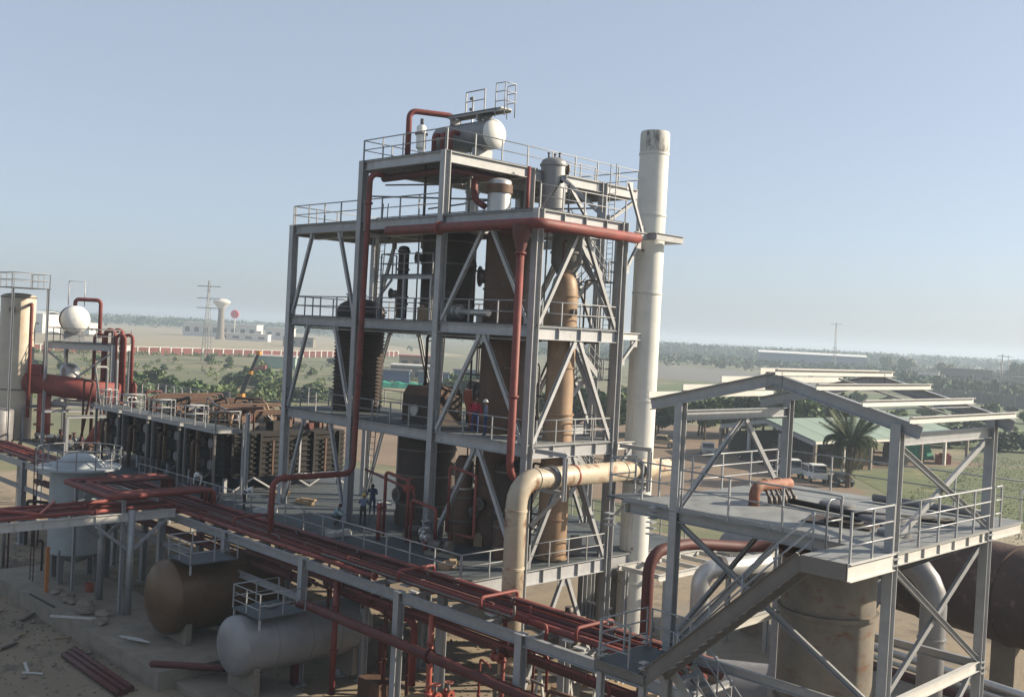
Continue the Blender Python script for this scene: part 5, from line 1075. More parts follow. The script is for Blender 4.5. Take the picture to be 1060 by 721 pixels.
# white factory, water tower, round sign
def bldg(name, label, c, d, rz, h, wm, rm, cat='building', win=0, gable=0, wh=1.6):
    t = thing(name, label, cat, c); R = Matrix.Rotation(rz, 3, 'Z'); c = V(c); q = lambda x, y, z: c+R@V((x, y, z)); a, b = d[0]/2, d[1]/2
    MB().box(q(0, 0, h/2), (d[0], d[1], h), rz).build('wall', wm, t)
    rb = MB(); e = .5
    pr_ = [(-a-e, h+.02), (0, h+.02+gable), (a+e, h+.02), (a+e, h+.35), (0, h+.35+gable), (-a-e, h+.35)] if gable else [(-a-e, h+.02), (a+e, h+.02), (a+e, h+.5), (-a-e, h+.5)]
    rb.prism([R@V((x, 0, z)) for x, z in pr_], c+R@V((0, -b-e, 0)), c+R@V((0, b+e, 0))); rb.build('roof', rm, t)
    for i in range(win):
        y = -b+(i+.5)*d[1]/win
        MB().box(q(a+.06, y, h*.5), (.12, d[1]/win*.5, wh), rz).build('window', 'dglass', t); 
    for i in range(max(0, win//2)):
        x = -a+(i+.5)*d[0]/max(1, win//2); MB().box(q(x, -b-.06, h*.5), (d[0]/max(1, win//2)*.5, .12, wh), rz).build('window', 'dglass', t)
    return t
bldg('white_factory', 'long low white factory beyond the sandy field', (-790, 418, 0), (22, 64, 0), -.79, 11.5, 'wpaint', 'white', win=8, wh=4)
bldg('white_factory_annex', 'lower white annex at the right end of the far factory', (-752, 452, 0), (18, 22, 0), -.79, 10, 'wpaint', 'wpaint', win=3, wh=3)
bldg('white_wall_block', 'low white block in front of the far water tower', (-690, 381, 0), (10, 40, 0), -.79, 5, 'wpaint', 'wpaint', win=4)
bldg('far_left_shed', 'small white shed far behind the left drum', (-700, 262, 0), (14, 10, 0), .5, 8, 'wpaint', 'white', win=2)
bldg('far_grey_house', 'low grey house right of the far factory', (-560, 348, 0), (10, 20, 0), -.75, 6, 'conc', 'darkwall', win=4)
bldg('left_edge_hall', 'pale hall behind the pale vessel at the left edge', (-733, 232, 0), (20, 44, 0), -1.0, 13, 'wpaint', 'white', win=4, gable=2)
t = thing('water_tower', 'pale mushroom shaped water tower before the far factory', 'water tower', (-696, 364, 0))
mb = MB(); mb.lathe((-696, 364, 0), [(4, 0), (3, 3), (2.3, 20), (2.5, 24)], 20); mb.build('shaft', 'conc', t); mb = MB(); mb.lathe((-696, 364, 0), [(2.5, 24), (6.6, 28.4), (6.6, 29.6), (4, 31.2), (.01, 31.7)], 24); mb.build('bowl', 'wpaint', t)
t = thing('red_ball_sign', 'round red sign on a mast above the far factory', 'sign', (-734, 397, 0))
mb = MB(); mb.lathe((-734, 397, 20.3), [(.01, -.8), (3.2, -.8), (3.5, 0), (3.2, .8), (.01, .8)], 28, (.75, -.66, 0)); mb.build('disc', mat('red_sign_face', (.62, .08, .1), None, .5, .6), t); MB().tube((-734.5, 397.5, 0), (-734.5, 397.5, 17), .4, 8).build('mast', 'wpaint', t)
def pylon(name, label, c, h, arms, w0=1.4):
    t = thing(name, label, 'pylon', c); c = V(c); mb = MB(); k = 9
    cs = [(-1, -1), (1, -1), (1, 1), (-1, 1)]
    def P_(i, z): s_ = w0*(1-.85*z/h); return c+V((cs[i % 4][0]*s_, cs[i % 4][1]*s_, z))
    for i in range(4): mb.tube(P_(i, 0), P_(i, h), .12, 4)
    for j in range(k):
        z0, z1 = h*j/k, h*(j+1)/k
        for i in range(4): mb.tube(P_(i, z0), P_(i+1, z1), .06, 3); mb.tube(P_(i, z1), P_(i+1, z1), .06, 3)
    mb.build('lattice', 'steel', t)
    for z in arms: MB().bar(c+V((-3.2, -3.2, h*z)), c+V((3.2, 3.2, h*z)), .25, .3).build('cross_arm', 'steel', t)
pylon('lattice_pylon', 'slim lattice power pylon in front of the far water tower', (-335, 161.5, 0), 31, (.93, .78, .66))
pylon('mast_pylon', 'tall thin lattice mast behind the shelter roof', (-364, 704, 0), 37, (.97,), 1.2)
pl_ = [(-230, 560), (-150, 470), (-120, 380), (-100, 350), (-260, 620), (-330, 640), (-420, 640), (-250, 330), (-150, 430), (-90, 300)]
for i, (x, y) in enumerate(pl_):
    h = 9+3*((i*7) % 4); t = thing('utility_pole', 'thin utility pole in the fields right of the chimney', 'pole', (x, y, 0), 'utility poles in the right fields'); MB().tube((x, y, 0), (x, y, h), .22, 6, .14).build('pole', 'greyv', t); MB().bar((x-1.2, y-1.2, h-.7), (x+1.2, y+1.2, h-.7), .18, .18).build('cross_arm', 'greyv', t)
# right side: warehouse, dark wall, low buildings
bldg('blue_warehouse', 'long blue grey warehouse with white roof far behind the shelter', (-402, 736, 0), (26, 84, 0), -1.0, 11, 'bluewall', 'white', win=0, gable=1.5)
t = thing('dark_perimeter_wall', 'dark block perimeter wall in the right distance', 'wall', (-115, 350, 0))
a = V((-150, 372, 0)); b = V((-20, 292, 0)); n = 26
for i in range(n):
    p = a.lerp(b, (i+.5)/n); d = (b-a); rz = math.atan2(d.y, d.x); MB().box((p.x, p.y, 1.9), (d.length/n-.4, .35, 3.8), rz).build('panel', 'darkwall', t); q = a.lerp(b, i/n); MB().box((q.x, q.y, 2.1), (.5, .5, 4.2), rz).build('pillar', 'conc', t)
bldg('low_dark_house', 'low dark flat roofed building behind the dark wall at the right', (-205, 560, 0), (16, 26, 0), -1.2, 9, 'darkwall', 'darkwall', win=4)
bldg('low_dark_house', 'second low building at the right edge behind the dark wall', (-150, 520, 0), (14, 30, 0), -1.2, 7, 'conc', 'darkwall', win=4)
bldg('far_right_hut', 'small pale hut far right of the mast', (-240, 590, 0), (8, 12, 0), -1.2, 6, 'wpaint', 'conc', win=2)
# things seen through the tower
bldg('brick_hut', 'small brick coloured hut seen through the tower above the second deck', (-300, 238, 0), (10, 14, 0), -.8, 5, 'tan', 'redo', win=3)
bldg('pale_wall_hut', 'low pale hut with dark windows seen through the tower', (-228, 178, 0), (8, 14, 0), -.8, 4.5, 'conc', 'wpaint', win=4)
bldg('green_container', 'pale green container beside the far left bushes', (-290, 165, 0), (5, 14, 0), -.7, 4.0, mat('pale_green_container', (.3, .4, .34), None, .3, .6), 'wpaint', 'container', 0)
for i, (x, y, c_) in enumerate(((-215, 160, (.05, .1, .22)), (-206, 168, (.06, .12, .2)), (-222, 196, (.07, .13, .24)))):
    bldg('blue_container', ('dark blue container seen left of the middle column', 'blue grey container right of the dark blue one', 'blue container seen right of the middle column')[i], (x, y, 0), (3, 9, 0), -.8, 3.6, mat('blue_container_paint', c_, None, .3, .6), 'greyv', 'container', 0)
for i, (x, y, l_) in enumerate(((-193, 146, 13), (-190, 166, 11), (-188, 158, 5))):
    mb = MB(); k = 12; dd = V((.7, .7, 0)); nn = V((-.7, .7, 0)); vs = []; fs = []
    for a in range(k+1):
        for b in range(5):
            z = 1.7*math.sin(math.pi*b/4)**.7*(1+.15*math.sin(a*1.7)); vs.append(V((x, y, 0))+dd*(l_*(a/k-.5))+nn*(3*(b/4-.5))+V((0, 0, z)))
    for a in range(k):
        for b in range(4): fs.append((a*5+b, a*5+b+1, (a+1)*5+b+1, (a+1)*5+b))
    mb.add(vs, fs); o = mb.build('tarpaulin_heap', 'tarp'); tag(o, ('long green netting heap seen left of the middle column', 'green netting heap seen right of the middle column', 'short green netting heap between the two longer ones')[i], 'netting')
# shed with pale green roof
SH = thing('green_roof_shed', 'open sided shed with pale green sheet roof beyond the shelter', 'shed', (-46, 116, 0))
NL, NR, FR, FL = V((-59, 103, 0)), V((-38, 94.5, 0)), V((-33, 133, 0)), V((-54, 141.5, 0))
ez, rz_ = 4.4, 6.4; up1 = V((0, 0, 1))
NM, FM = (NL+NR)/2, (FL+FR)/2
def slab(name, pts, th, m_):
    n = len(pts); mb = MB(); mb.add(pts+[p-up1*th for p in pts], [tuple(range(n)), tuple(range(2*n-1, n-1, -1))]+[(i, n+i, n+(i+1) % n, (i+1) % n) for i in range(n)]); return mb.build(name, m_, SH)
nst = 9
for s_ in range(nst):
    for (A0, A1, nm) in ((NR, FR, 'r'), (NL, FL, 'l')):
        a = A0.lerp(A1, s_/nst); b = A0.lerp(A1, (s_+1)/nst-.004); c = NM.lerp(FM, (s_+1)/nst-.004); d = NM.lerp(FM, s_/nst)
        slab('roof_sheet', [a+up1*ez, b+up1*ez, c+up1*rz_, d+up1*rz_] if nm == 'r' else [d+up1*rz_, c+up1*rz_, b+up1*ez, a+up1*ez], .12, 'greenroof')
for a, b in ((NR, NM), (NL, NM), (FR, FM), (FL, FM)):
    MB().bar(a+up1*(ez-.45), b+up1*(rz_-.45), .3, .5).build('gable_beam', 'steel', SH)
for a, b in ((NR, FR), (NL, FL)):
    MB().bar(a+up1*(ez-.28), b+up1*(ez-.28), .2, .3).build('eaves_beam', 'wpaint', SH)
    for i in range(7): q = a.lerp(b, i/6); MB().box(q+up1*((ez-.5)/2), (.4, .4, ez-.5)).build('post', 'wpaint' if i % 2 else 'conc', SH)
for f_ in (.33, .66): q = NL.lerp(NR, f_); MB().box(q+up1*2.3, (.4, .4, 4.6)).build('post', 'steel', SH)
slab('back_wall', [NL.lerp(FL, .02)+V((.6, .3, 3.4)), FL+V((.6, -.6, 3.4)), FL+V((1.0, -.6, 3.4)), NL.lerp(FL, .02)+V((1.0, .3, 3.4))], 3.4, 'darkwall')
sm = [('stored_crate', 'dark crate stored inside the green roofed shed', 'crate', 'dark'), ('stored_machine', 'brown machine stored inside the green roofed shed', 'machine', 'brown')]
for i in range(12):
    f_ = .08+.075*i; g = .25+.5*((i*37 % 10)/10); q = NR.lerp(FR, f_).lerp(NL.lerp(FL, f_), g); n_, l_, c_, m_ = sm[i % 2]
    mb = MB(); mb.box(q+up1*(.9+.3*(i % 3)), (2.4, 2.6, 1.8+.6*(i % 3)), .4); mb.box(q+up1*(2.1+.5*(i % 3)), (1.2, 1.3, .8), .4); o = mb.build(n_, m_); tag(o, l_, c_, 'goods stored in the shed')
# green tarp hanging at shed side
mb = MB(); vs = []; fs = []; k = 10
c0 = V((-37.8, 125.2, 0)); dd = V((.6, .78, 0))
for a in range(k+1):
    for b in range(7):
        z = 4.2-3.8*b/6; wv = (3.0+2.6*b/6)*(a/k-.5); vs.append(c0+dd*wv+V((.45*math.sin(a*1.9)*(.3+b/8)+.2*b*.3, -.2*math.cos(a*2.3), z)))
for a in range(k):
    for b in range(6): fs.append((a*7+b, (a+1)*7+b, (a+1)*7+b+1, a*7+b+1))
mb.add(vs, fs, True); o = mb.build('hanging_tarp', 'tarp'); so = o.modifiers.new('s', 'SOLIDIFY'); so.thickness = .04; tag(o, 'bright green tarpaulin hanging from the shed eaves behind the shelter', 'tarpaulin')
for i, (x, y, m_, lb_) in enumerate(((-34.6, 128, 'redo', 'orange red crate beside the green tarpaulin'), (-40, 112, 'tan', 'tan sack heap under the shed eaves by the palm'), (-36.5, 117, 'conc', 'pale rubble heap before the shed'), (-38.5, 107, 'tan', 'tan timber heap just right of the palm'))):
    mb = MB(); mb.box((x, y, .7), (2.2, 1.8, 1.4), .5); mb.box((x+.4, y-.6, 1.3), (1.2, 1.0, .8), .9); o = mb.build('yard_heap', m_); tag(o, lb_, 'heap')
# fence posts and lamp on the right
for i in range(14):
    x, y = -26+4.2*i, 150-1.0*i; o = MB().tube((x, y, 0), (x, y, 2.0), .08, 6).build('fence_post', 'conc'); tag(o, 'thin concrete fence post in a row behind the grass at the right', 'post', 'fence posts behind the grass')
t = thing('bent_lamp_post', 'pale bent top post on the grass at the right edge', 'post', (-2.6, 69.8, 0)); MB().path([(-2.6, 69.8, 0), (-2.6, 69.8, 4.4), (-2.0, 70.4, 5.4)], .09, 8).build('pole', 'wpaint', t)

# ================================================================ VEHICLES
def vehicle(kind, label, loc, rz, colm, group=None):
    t = thing({'pickup': 'pickup_truck', 'van': 'light_truck', 'car': 'parked_car'}[kind], label, {'pickup': 'pickup', 'van': 'truck', 'car': 'car'}[kind], (0, 0, 0), group)
    W2 = .9
    def ext(pts, y0, y1, name, m_, par=t): mb = MB(); mb.prism([(p[0], 0, p[1]) for p in pts], (0, y0, 0), (0, y1, 0)); return mb.build(name, m_, par)
    if kind == 'pickup':
        body = [(-2.6, .5), (2.5, .5), (2.6, .95), (1.5, 1.1), (.9, 1.12), (-2.6, 1.12)]; cab = [(1.45, 1.1), (.85, 1.78), (-.6, 1.8), (-.8, 1.1)]
        glass = [(1.25, 1.18), (.8, 1.7), (-.5, 1.72), (-.65, 1.18)]
    elif kind == 'van':
        body = [(-2.6, .55), (2.5, .55), (2.55, 1.15), (-2.6, 1.15)]; cab = [(2.5, 1.15), (2.2, 2.15), (.7, 2.2), (.6, 1.15)]; glass = [(2.35, 1.3), (2.1, 2.0), (1.0, 2.03), (1.0, 1.3)]
    else:
        body = [(-2.2, .4), (2.2, .4), (2.2, .75), (1.2, .95), (-2.1, .98)]; cab = [(1.15, .95), (.5, 1.42), (-1.0, 1.45), (-1.8, .97)]; glass = [(.95, 1.0), (.45, 1.36), (-.9, 1.38), (-1.4, 1.0)]
    ext(body, -W2, W2, 'body', colm); c_ = ext(cab, -W2+.06, W2-.06, 'cab', colm)
    for s_ in (-1, 1): ext(glass, s_*(W2-.05)-.012, s_*(W2-.05)+.012, 'side_window', 'dglass', c_)
    a, b = V((cab[0][0], 0, cab[0][1])), V((cab[1][0], 0, cab[1][1])); n_ = V((1, 0, .6)).normalized()*.03
    mb = MB(); mb.bar(a.lerp(b, .12)+n_, a.lerp(b, .9)+n_, 2*W2-.3, .02, (1, 0, .5)); mb.build('windscreen', 'dglass', c_)
    for xx in (-1.55, 1.5):
        for s_ in (-1, 1):
            mb = MB(); mb.tube((xx, s_*(W2-.2), .38), (xx, s_*(W2+.03), .38), .38, 14); w_ = mb.build('wheel', 'black', t); mb = MB(); mb.tube((xx, s_*(W2+.02), .38), (xx, s_*(W2+.045), .38), .2, 10); mb.build('rim', 'alum', w_)
    for s_ in (-1, 1): MB().box((body[1][0]+.04, s_*.65, .75), (.06, .3, .18)).build('headlight', 'white', t)
    if kind == 'van': MB().box((-1.0, 0, 1.5), (3.1, 1.75, .7)).build('cargo_bed', 'greyv', t)
    if kind == 'pickup': MB().box((-1.7, 0, 1.16), (1.6, 1.5, .1)).build('load_bed', 'black', t)
    t.location = loc; t.rotation_euler.z = rz; t.scale = (1.08,)*3
    return t
silver = mat('silver_car_paint', (.42, .41, .39), None, 1, .35, .3); tanp = mat('beige_car_paint', (.45, .35, .22), None, 1, .4, .1)
vehicle('pickup', 'beige pickup parked on the dirt beside the chimney', (-67.5, 99, .004), .5, tanp)
vehicle('pickup', 'dusty silver pickup parked at the left corner of the shed', (-57.5, 97.5, .004), -.9, silver)
vehicle('van', 'white light truck parked before the shed nearest the back post', (-38.5, 88.8, .004), -.75, 'white')
vehicle('van', 'white light truck parked next to the palm tree', (-34.0, 87.2, .004), -.75, 'white')
vehicle('car', 'dark parked car in the shade of the shed gable', (-50, 98, .004), -.4, 'black')
vehicle('car', 'dark red parked car under the shed gable roof', (-45.5, 96, .004), -.4, 'redd')
vehicle('car', 'dark car parked under the palm tree', (-30.5, 87.5, .004), -.7, 'black')
# crawler crane with boom
t = thing('crane', 'black and yellow telescopic crane boom among the left bushes', 'crane', (-146, 69, 0))
b0, b1 = V((-146, 69, 2.4)), V((-143.6, 71.0, 10.6)); MB().bar(b0, b0.lerp(b1, .55), .7, .8).build('boom_base', 'black', t); MB().bar(b0.lerp(b1, .5), b1, .48, .55).build('boom_tip', 'black', t)
MB().box(b0.lerp(b1, .53), (.75, .75, .6), .6).build('boom_collar', 'orange', t); MB().box(b1, (.85, .7, .7), .5).build('boom_head', 'orange', t); MB().box(b0+V((0, 0, -.2)), (1.2, 1.0, .8), .5).build('pivot', 'orange', t)
MB().box((-146.6, 68.4, 1.0), (6.5, 2.6, 1.0), .7).build('chassis', 'black', t); MB().box((-148.4, 66.8, 2.0), (1.8, 2.2, 1.6), .7).build('cab', 'black', t)
for i in range(4): mb = MB(); q = V((-148.6+1.4*i, 66.2+1.2*i, .5)); mb.tube(q+V((.9, -1.1, 0)), q+V((.7, -.85, 0)), .5, 12); mb.build('wheel', 'black', t)
o = MB().box((-139, 82, 1.2), (3.4, 1.8, 2.2), .8).box((-138.2, 82.8, 2.6), (1.6, 1.7, .9), .8).build('red_machine', 'redo'); tag(o, 'red machine cab behind the crane boom tip', 'machine')
o.location += V((-110, 52, 0))
# ================================================================ VEGETATION
M['leaf'] = mat('green_leaves', (.095, .145, .05), (.05, .085, .03), .6, .7, rnd=.22)
M['leafy'] = mat('yellow_green_leaves', (.13, .165, .055), (.075, .105, .035), .6, .7, rnd=.2)
M['leafd'] = mat('dark_green_leaves', (.03, .05, .022), (.018, .03, .014), .6, .75, rnd=.2)
M['bark'] = mat('bark', (.12, .085, .06), (.07, .05, .035), 2, .9)
M['farleaf'] = mat('distant_foliage', (.065, .105, .05), (.035, .06, .032), .05, .9, world=True, rnd=.1)
def crown(n, rx, rz2, seed, lobes=9, leaf=.42, zc=0):
    rnd_ = random.Random(seed); mb = MB(); L_ = []
    for i in range(lobes):
        a = rnd_.uniform(0, 6.28); rr = rx*math.sqrt(rnd_.random())*.68; L_.append((V((rr*math.cos(a), rr*math.sin(a), rnd_.uniform(-.5, .55)*rz2)), rnd_.uniform(.32, .55)))
    for i in range(n):
        c, s_ = rnd_.choice(L_); d = V((rnd_.gauss(0, 1), rnd_.gauss(0, 1), rnd_.gauss(0, 1))).normalized()*(rnd_.random()**.4)
        p = c+V((d.x*rx*s_, d.y*rx*s_, d.z*rz2*s_*1.1))+V((0, 0, zc))
        u = V((rnd_.gauss(0, 1), rnd_.gauss(0, 1), rnd_.gauss(0, .6))).normalized(); v = u.orthogonal().normalized(); v.rotate(Matrix.Rotation(rnd_.uniform(0, 6.28), 3, u)); s2 = leaf*rnd_.uniform(.6, 1.4)
        mb.add([p-u*s2-v*s2*.55, p+u*s2*.2-v*s2*.75, p+u*s2+v*s2*.2, p-u*s2*.1+v*s2*.7], [(0, 1, 2, 3)])
    return mb
CR = []
for i in range(5): mb = crown(1500, 3.0, 2.7, 100+i, zc=4.4); me = mb.mesh('crown', (0, 0, 0)); me.materials.append(M[('leaf', 'leafd', 'leaf', 'leafy', 'leaf')[i]]); CR.append(me)
SB = []
for i in range(4): mb = crown(700, 1.9, 1.3, 200+i, 7, .3, zc=1.15); me = mb.mesh('foliage', (0, 0, 0)); me.materials.append(M[('leaf', 'leafy', 'leafd', 'leafy')[i]]); SB.append(me)
tk = MB(); tk.path([(0, 0, 0), (.1, .05, 1.5), (0, .1, 3.2), (.15, 0, 4.6)], .2, 7)
for a in range(5): an = a*1.26; tk.path([(0, .05, 2.2+.3*a), (.8*math.cos(an), .8*math.sin(an), 3.5+.2*a), (1.5*math.cos(an), 1.5*math.sin(an), 4.5+.2*a)], .08, 5)
TKM = tk.mesh('trunk', (0, 0, 0)); TKM.materials.append(M['bark'])
sk_ = MB()
for a in range(5): an = a*1.26+.3; sk_.path([(0, 0, 0), (.4*math.cos(an), .4*math.sin(an), .7), (.9*math.cos(an), .9*math.sin(an), 1.6)], .05, 5)
SKM = sk_.mesh('stem', (0, 0, 0)); SKM.materials.append(M['bark'])
rt_ = random.Random(5)
def tree(loc, s_, label, group, k=None):
    t = thing('broadleaf_tree', label, 'tree', (0, 0, 0), group); k = rt_.randrange(5) if k is None else k
    share('trunk', TKM, t, (0, 0, 0)); share('crown', CR[k], t, (0, 0, 0)); t.location = loc; t.scale = (s_, s_, s_*rt_.uniform(.85, 1.15)); t.rotation_euler.z = rt_.uniform(0, 6.28); return t
def shrub(loc, s_, label, group, k=None):
    t = thing('shrub', label, 'shrub', (0, 0, 0), group); k = rt_.randrange(4) if k is None else k
    share('stem', SKM, t, (0, 0, 0)); share('foliage', SB[k], t, (0, 0, 0)); t.location = loc; t.scale = (s_*rt_.uniform(.9, 1.3), s_*rt_.uniform(.9, 1.3), s_); t.rotation_euler.z = rt_.uniform(0, 6.28); return t
# tree belt behind the dirt yard, between chimney and shed
for i in range(30):
    f_ = i/29; p = V((-86, 98, 0)).lerp(V((-66, 146, 0)), f_)+V((rt_.uniform(-5, 5), rt_.uniform(-5, 5), 0)); tree(p, rt_.uniform(.95, 1.25), 'green tree in the belt between the chimney and the shed', 'tree belt right of the chimney')
for i in range(10):
    p = V((-150, 118, 0)).lerp(V((-96, 112, 0)), i/9)+V((rt_.uniform(-6, 6), rt_.uniform(-6, 6), 0)); tree(p, rt_.uniform(.7, 1.1), 'green tree seen behind the tower and chimney', 'trees behind the tower')
for i in range(26):
    p = V((-62, 158, 0)).lerp(V((-5, 172, 0)), i/25)+V((rt_.uniform(-6, 6), rt_.uniform(-8, 8), 0)); shrub(p, rt_.uniform(1.2, 2.0), 'dark bush in the hedge row behind the green roofed shed', 'hedge behind the shed', 2)
for i in range(46):
    p = V((rt_.uniform(-150, -10), rt_.uniform(180, 320), 0)); shrub(p, rt_.uniform(.9, 2.2), 'scattered bush in the field behind the shed', 'bushes in the right field')
for i in range(24):
    p = V((-175+rt_.uniform(-28, 28), 82+rt_.uniform(-20, 26), 0)); shrub(p, rt_.uniform(1.1, 2.0), 'green bush in the scrub left of the tower', 'bushes left of the tower', rt_.choice((0, 0, 1, 3)))
for i in range(40):
    p = V((rt_.uniform(-350, -120), rt_.uniform(60, 240), 0)); shrub(p, rt_.uniform(.6, 1.5), 'small bush on the rough ground before the boundary wall', 'bushes before the boundary wall')
# tall far trees at the right skyline
for i, (x, y, s_) in enumerate(((-205, 640, 2.2), (-160, 560, 2.6), (-148, 575, 2.0), (-300, 690, 2.0), (-330, 720, 1.8), (-120, 560, 2.0), (-250, 640, 2.0))): tree((x, y, 0), s_, 'taller tree rising above the far right fields', 'tall far trees')
# palm
x, y = -28.6, 86
t = thing('palm_tree', 'date palm standing before the green roofed shed', 'palm tree', (x, y, 0))
mb = MB(); pr_ = []
for i in range(21): z = i*.27; pr_ += [(.34 if i % 2 else .27, z)]
mb.lathe((x, y, 0), pr_, 12); mb.build('trunk', 'bark', t)
def frond(curve, seed, m_):
    r_ = random.Random(seed); mb = MB(); N = 12; pts = []
    for i in range(N+1):
        s_ = i/N; pts.append(V((3.4*math.sin(s_*curve)/curve*1.05, 0, 3.4*(1-math.cos(s_*curve))/curve*-1)) if False else V((3.3*s_*math.cos(curve*s_*.75), 0, 3.3*s_*math.sin(.95-curve*s_))))
    mb.path(pts, .03, 4)
    for i in range(1, N*4):
        s_ = i/(N*4); a = pts[min(N-1, int(s_*N))].lerp(pts[min(N, int(s_*N)+1)], s_*N-int(s_*N)); ln = .75*math.sin(math.pi*(.12+.82*s_))
        for sg in (-1, 1):
            tip = a+V((.35*ln, sg*ln*.8, -.35*ln+r_.uniform(-.08, .08))); mb.add([a+V((-.05, 0, 0)), a+V((.09, 0, 0)), tip], [(0, 1, 2)])
    me = mb.mesh('frond', (0, 0, 0)); me.materials.append(m_); return me
palm_l = mat('palm_leaves', (.11, .14, .07), (.075, .1, .045), .8, .6, rnd=.25); palm_d = mat('dry_palm_leaves', (.19, .15, .075), (.12, .1, .05), .8, .7, rnd=.25)
FRM = [frond(.35, 1, palm_l), frond(1.0, 2, palm_l), frond(1.7, 3, palm_l), frond(2.3, 4, palm_d)]
for i in range(74):
    k = 0 if i < 26 else 1 if i < 52 else 2 if i < 66 else 3; share('frond', FRM[k], t, (x, y, 5.5-.12*k), (0, rt_.uniform(-.1, .15) if k else -.6*rt_.random(), i*2.4+rt_.uniform(-.2, .2)), (1.35,)*3 if k < 2 else (1.3,)*3)
# distant woods: one mass of foliage clumps
def wood(name, label, polys, n, seed, hmin, hmax, m_='farleaf', lf=26):
    r_ = random.Random(seed); vs = []; fs = []
    base = [(0, 0, 1), (.9, 0, .4), (.28, .86, .45), (-.73, .53, .35), (-.73, -.53, .5), (.28, -.86, .4), (.8, .5, -.3), (-.3, .9, -.4), (-.95, 0, -.3), (-.3, -.9, -.4), (.8, -.5, -.3), (0, 0, -.9)]
    tri = [(0, 1, 2), (0, 2, 3), (0, 3, 4), (0, 4, 5), (0, 5, 1), (1, 6, 2), (2, 7, 3), (3, 8, 4), (4, 9, 5), (5, 10, 1), (6, 7, 2), (7, 8, 3), (8, 9, 4), (9, 10, 5), (10, 6, 1), (11, 7, 6), (11, 8, 7), (11, 9, 8), (11, 10, 9), (11, 6, 10)]
    for i in range(n):
        a, b, wd = r_.choice(polys); a = V(a); b = V(b); d = b-a; q = a+d*r_.random()+V((-d.y, d.x)).normalized()*r_.gauss(0, wd)
        h = r_.uniform(hmin, hmax); wv = h*r_.uniform(.45, .85)
        for k in range(lf):
            t1, ph, rr = r_.uniform(0, 6.283), r_.uniform(-.9, 1), r_.random()**.35
            cx_, cy_, cz_ = q.x+wv*rr*math.cos(t1)*math.sqrt(1-ph*ph*.8), q.y+wv*rr*math.sin(t1)*math.sqrt(1-ph*ph*.8), h*.52+h*.46*ph*rr
            s2 = h*r_.uniform(.1, .22); u = V((r_.gauss(0, 1), r_.gauss(0, 1), r_.gauss(0, .7))).normalized(); v = u.cross(V((r_.gauss(0, 1), r_.gauss(0, 1), r_.gauss(0, 1)))).normalized(); o = len(vs); c = V((cx_, cy_, cz_))
            vs += [c-u*s2, c+v*s2*.8, c+u*s2, c-v*s2*.8]; fs.append((o, o+1, o+2, o+3))
    mb = MB(); mb.add(vs, fs); o = mb.build(name, m_, None, org=(0, 0, 0)); o['kind'] = 'stuff'; return o
wood('distant_woodland', '', [((-1500, 200), (-1400, 1100), 160), ((-1400, 1000), (-500, 1700), 180), ((-600, 1500), (300, 1500), 200), ((-900, 900), (-500, 1100), 90), ((-2600, 300), (-1500, 2500), 300), ((-1500, 2500), (600, 2600), 300)], 5200, 3, 7, 15)
wood('field_scrub', '', [((-560, 560), (-250, 640), 45), ((-300, 700), (-60, 640), 50), ((-420, 860), (-100, 850), 60), ((-200, 440), (-60, 420), 25), ((-700, 700), (-480, 900), 60)], 1500, 4, 3, 8)
wood('near_scrub', '', [((-330, 130), (-150, 60), 22), ((-300, 200), (-200, 150), 25), ((-376, 110), (-376, 230), 2), ((-110, 180), (-20, 190), 8)], 620, 6, .6, 2.0, 'leafy', 40)
# tussocks of grass on the verge
r_ = random.Random(9); vs = []; fs = []
for i in range(13000):
    px, py = r_.uniform(-36, 30), r_.uniform(56, 150)
    if px < -14-(py-56)*.25: continue
    for b in range(3):
        a = r_.uniform(0, 6.28); o = len(vs); h = r_.uniform(.06, .2); vs += [(px-.05*math.sin(a), py+.05*math.cos(a), 0), (px+.05*math.sin(a), py-.05*math.cos(a), 0), (px+.16*math.cos(a), py+.16*math.sin(a), h)]; fs.append((o, o+1, o+2))
mb = MB(); mb.add(vs, fs); o = mb.build('verge_grass', 'grassf', None, org=(0, 0, 0)); o['kind'] = 'stuff'

# ================================================================ SERVICE CLUTTER ON THE TOWER
rc = random.Random(21)
sc = [((-14.6, .6, 24.3), (-6.9, 3.2, 24.0)), ((-13.2, 1.2, 24.9), (-7.2, 1.6, 24.6)), ((-12.8, 4.0, 23.9), (-7.0, 4.3, 24.2)), ((-12.4, 2.4, 25.3), (-6.9, 2.0, 25.0)), ((-9.9, 1.3, 22.86), (-9.9, 1.3, 25.9)), ((-8.3, 1.5, 22.86), (-8.3, 1.5, 25.9)), ((-11.4, 2.6, 22.86), (-11.4, 2.6, 25.9)), ((-7.3, 2.2, 22.86), (-7.3, 2.2, 25.6)), ((-6.6, 4.6, 23.6), (-1.2, 5.2, 23.5)), ((-5.5, 5.6, 22.86), (-5.5, 5.6, 25.2)), ((-3.2, 5.4, 22.86), (-3.2, 5.4, 24.9))]
for i, (a, b) in enumerate(sc): o = MB().tube(a, b, .045, 6).build('scaffold_tube', 'bolt'); tag(o, 'dark scaffold tube between the fourth deck and the top deck', 'scaffold tube', 'scaffold tubes under the top deck')
for i in range(46):
    lv = rc.choice((1, 2, 3)); x = rc.uniform(-13.5, -.5); y = rc.uniform(2.2, 5.7); z0 = L[lv]; r_ = rc.uniform(.03, .07); z2 = z0+rc.uniform(2.0, 5.3); x2 = x+rc.uniform(-2.2, 2.2)
    x2 = max(-15, min(-.4, x2)); pts = [(x, y, z0+.02), (x, y, z2), (x2, y+rc.uniform(-.6, .6), z2)]
    pipe('service_pipe', 'thin dark service pipe threading between the vessels of the tower', pts, r_, rc.choice(('dark', 'bolt', 'redd', 'greyv')), .12, n=7, group='thin service pipes in the tower')
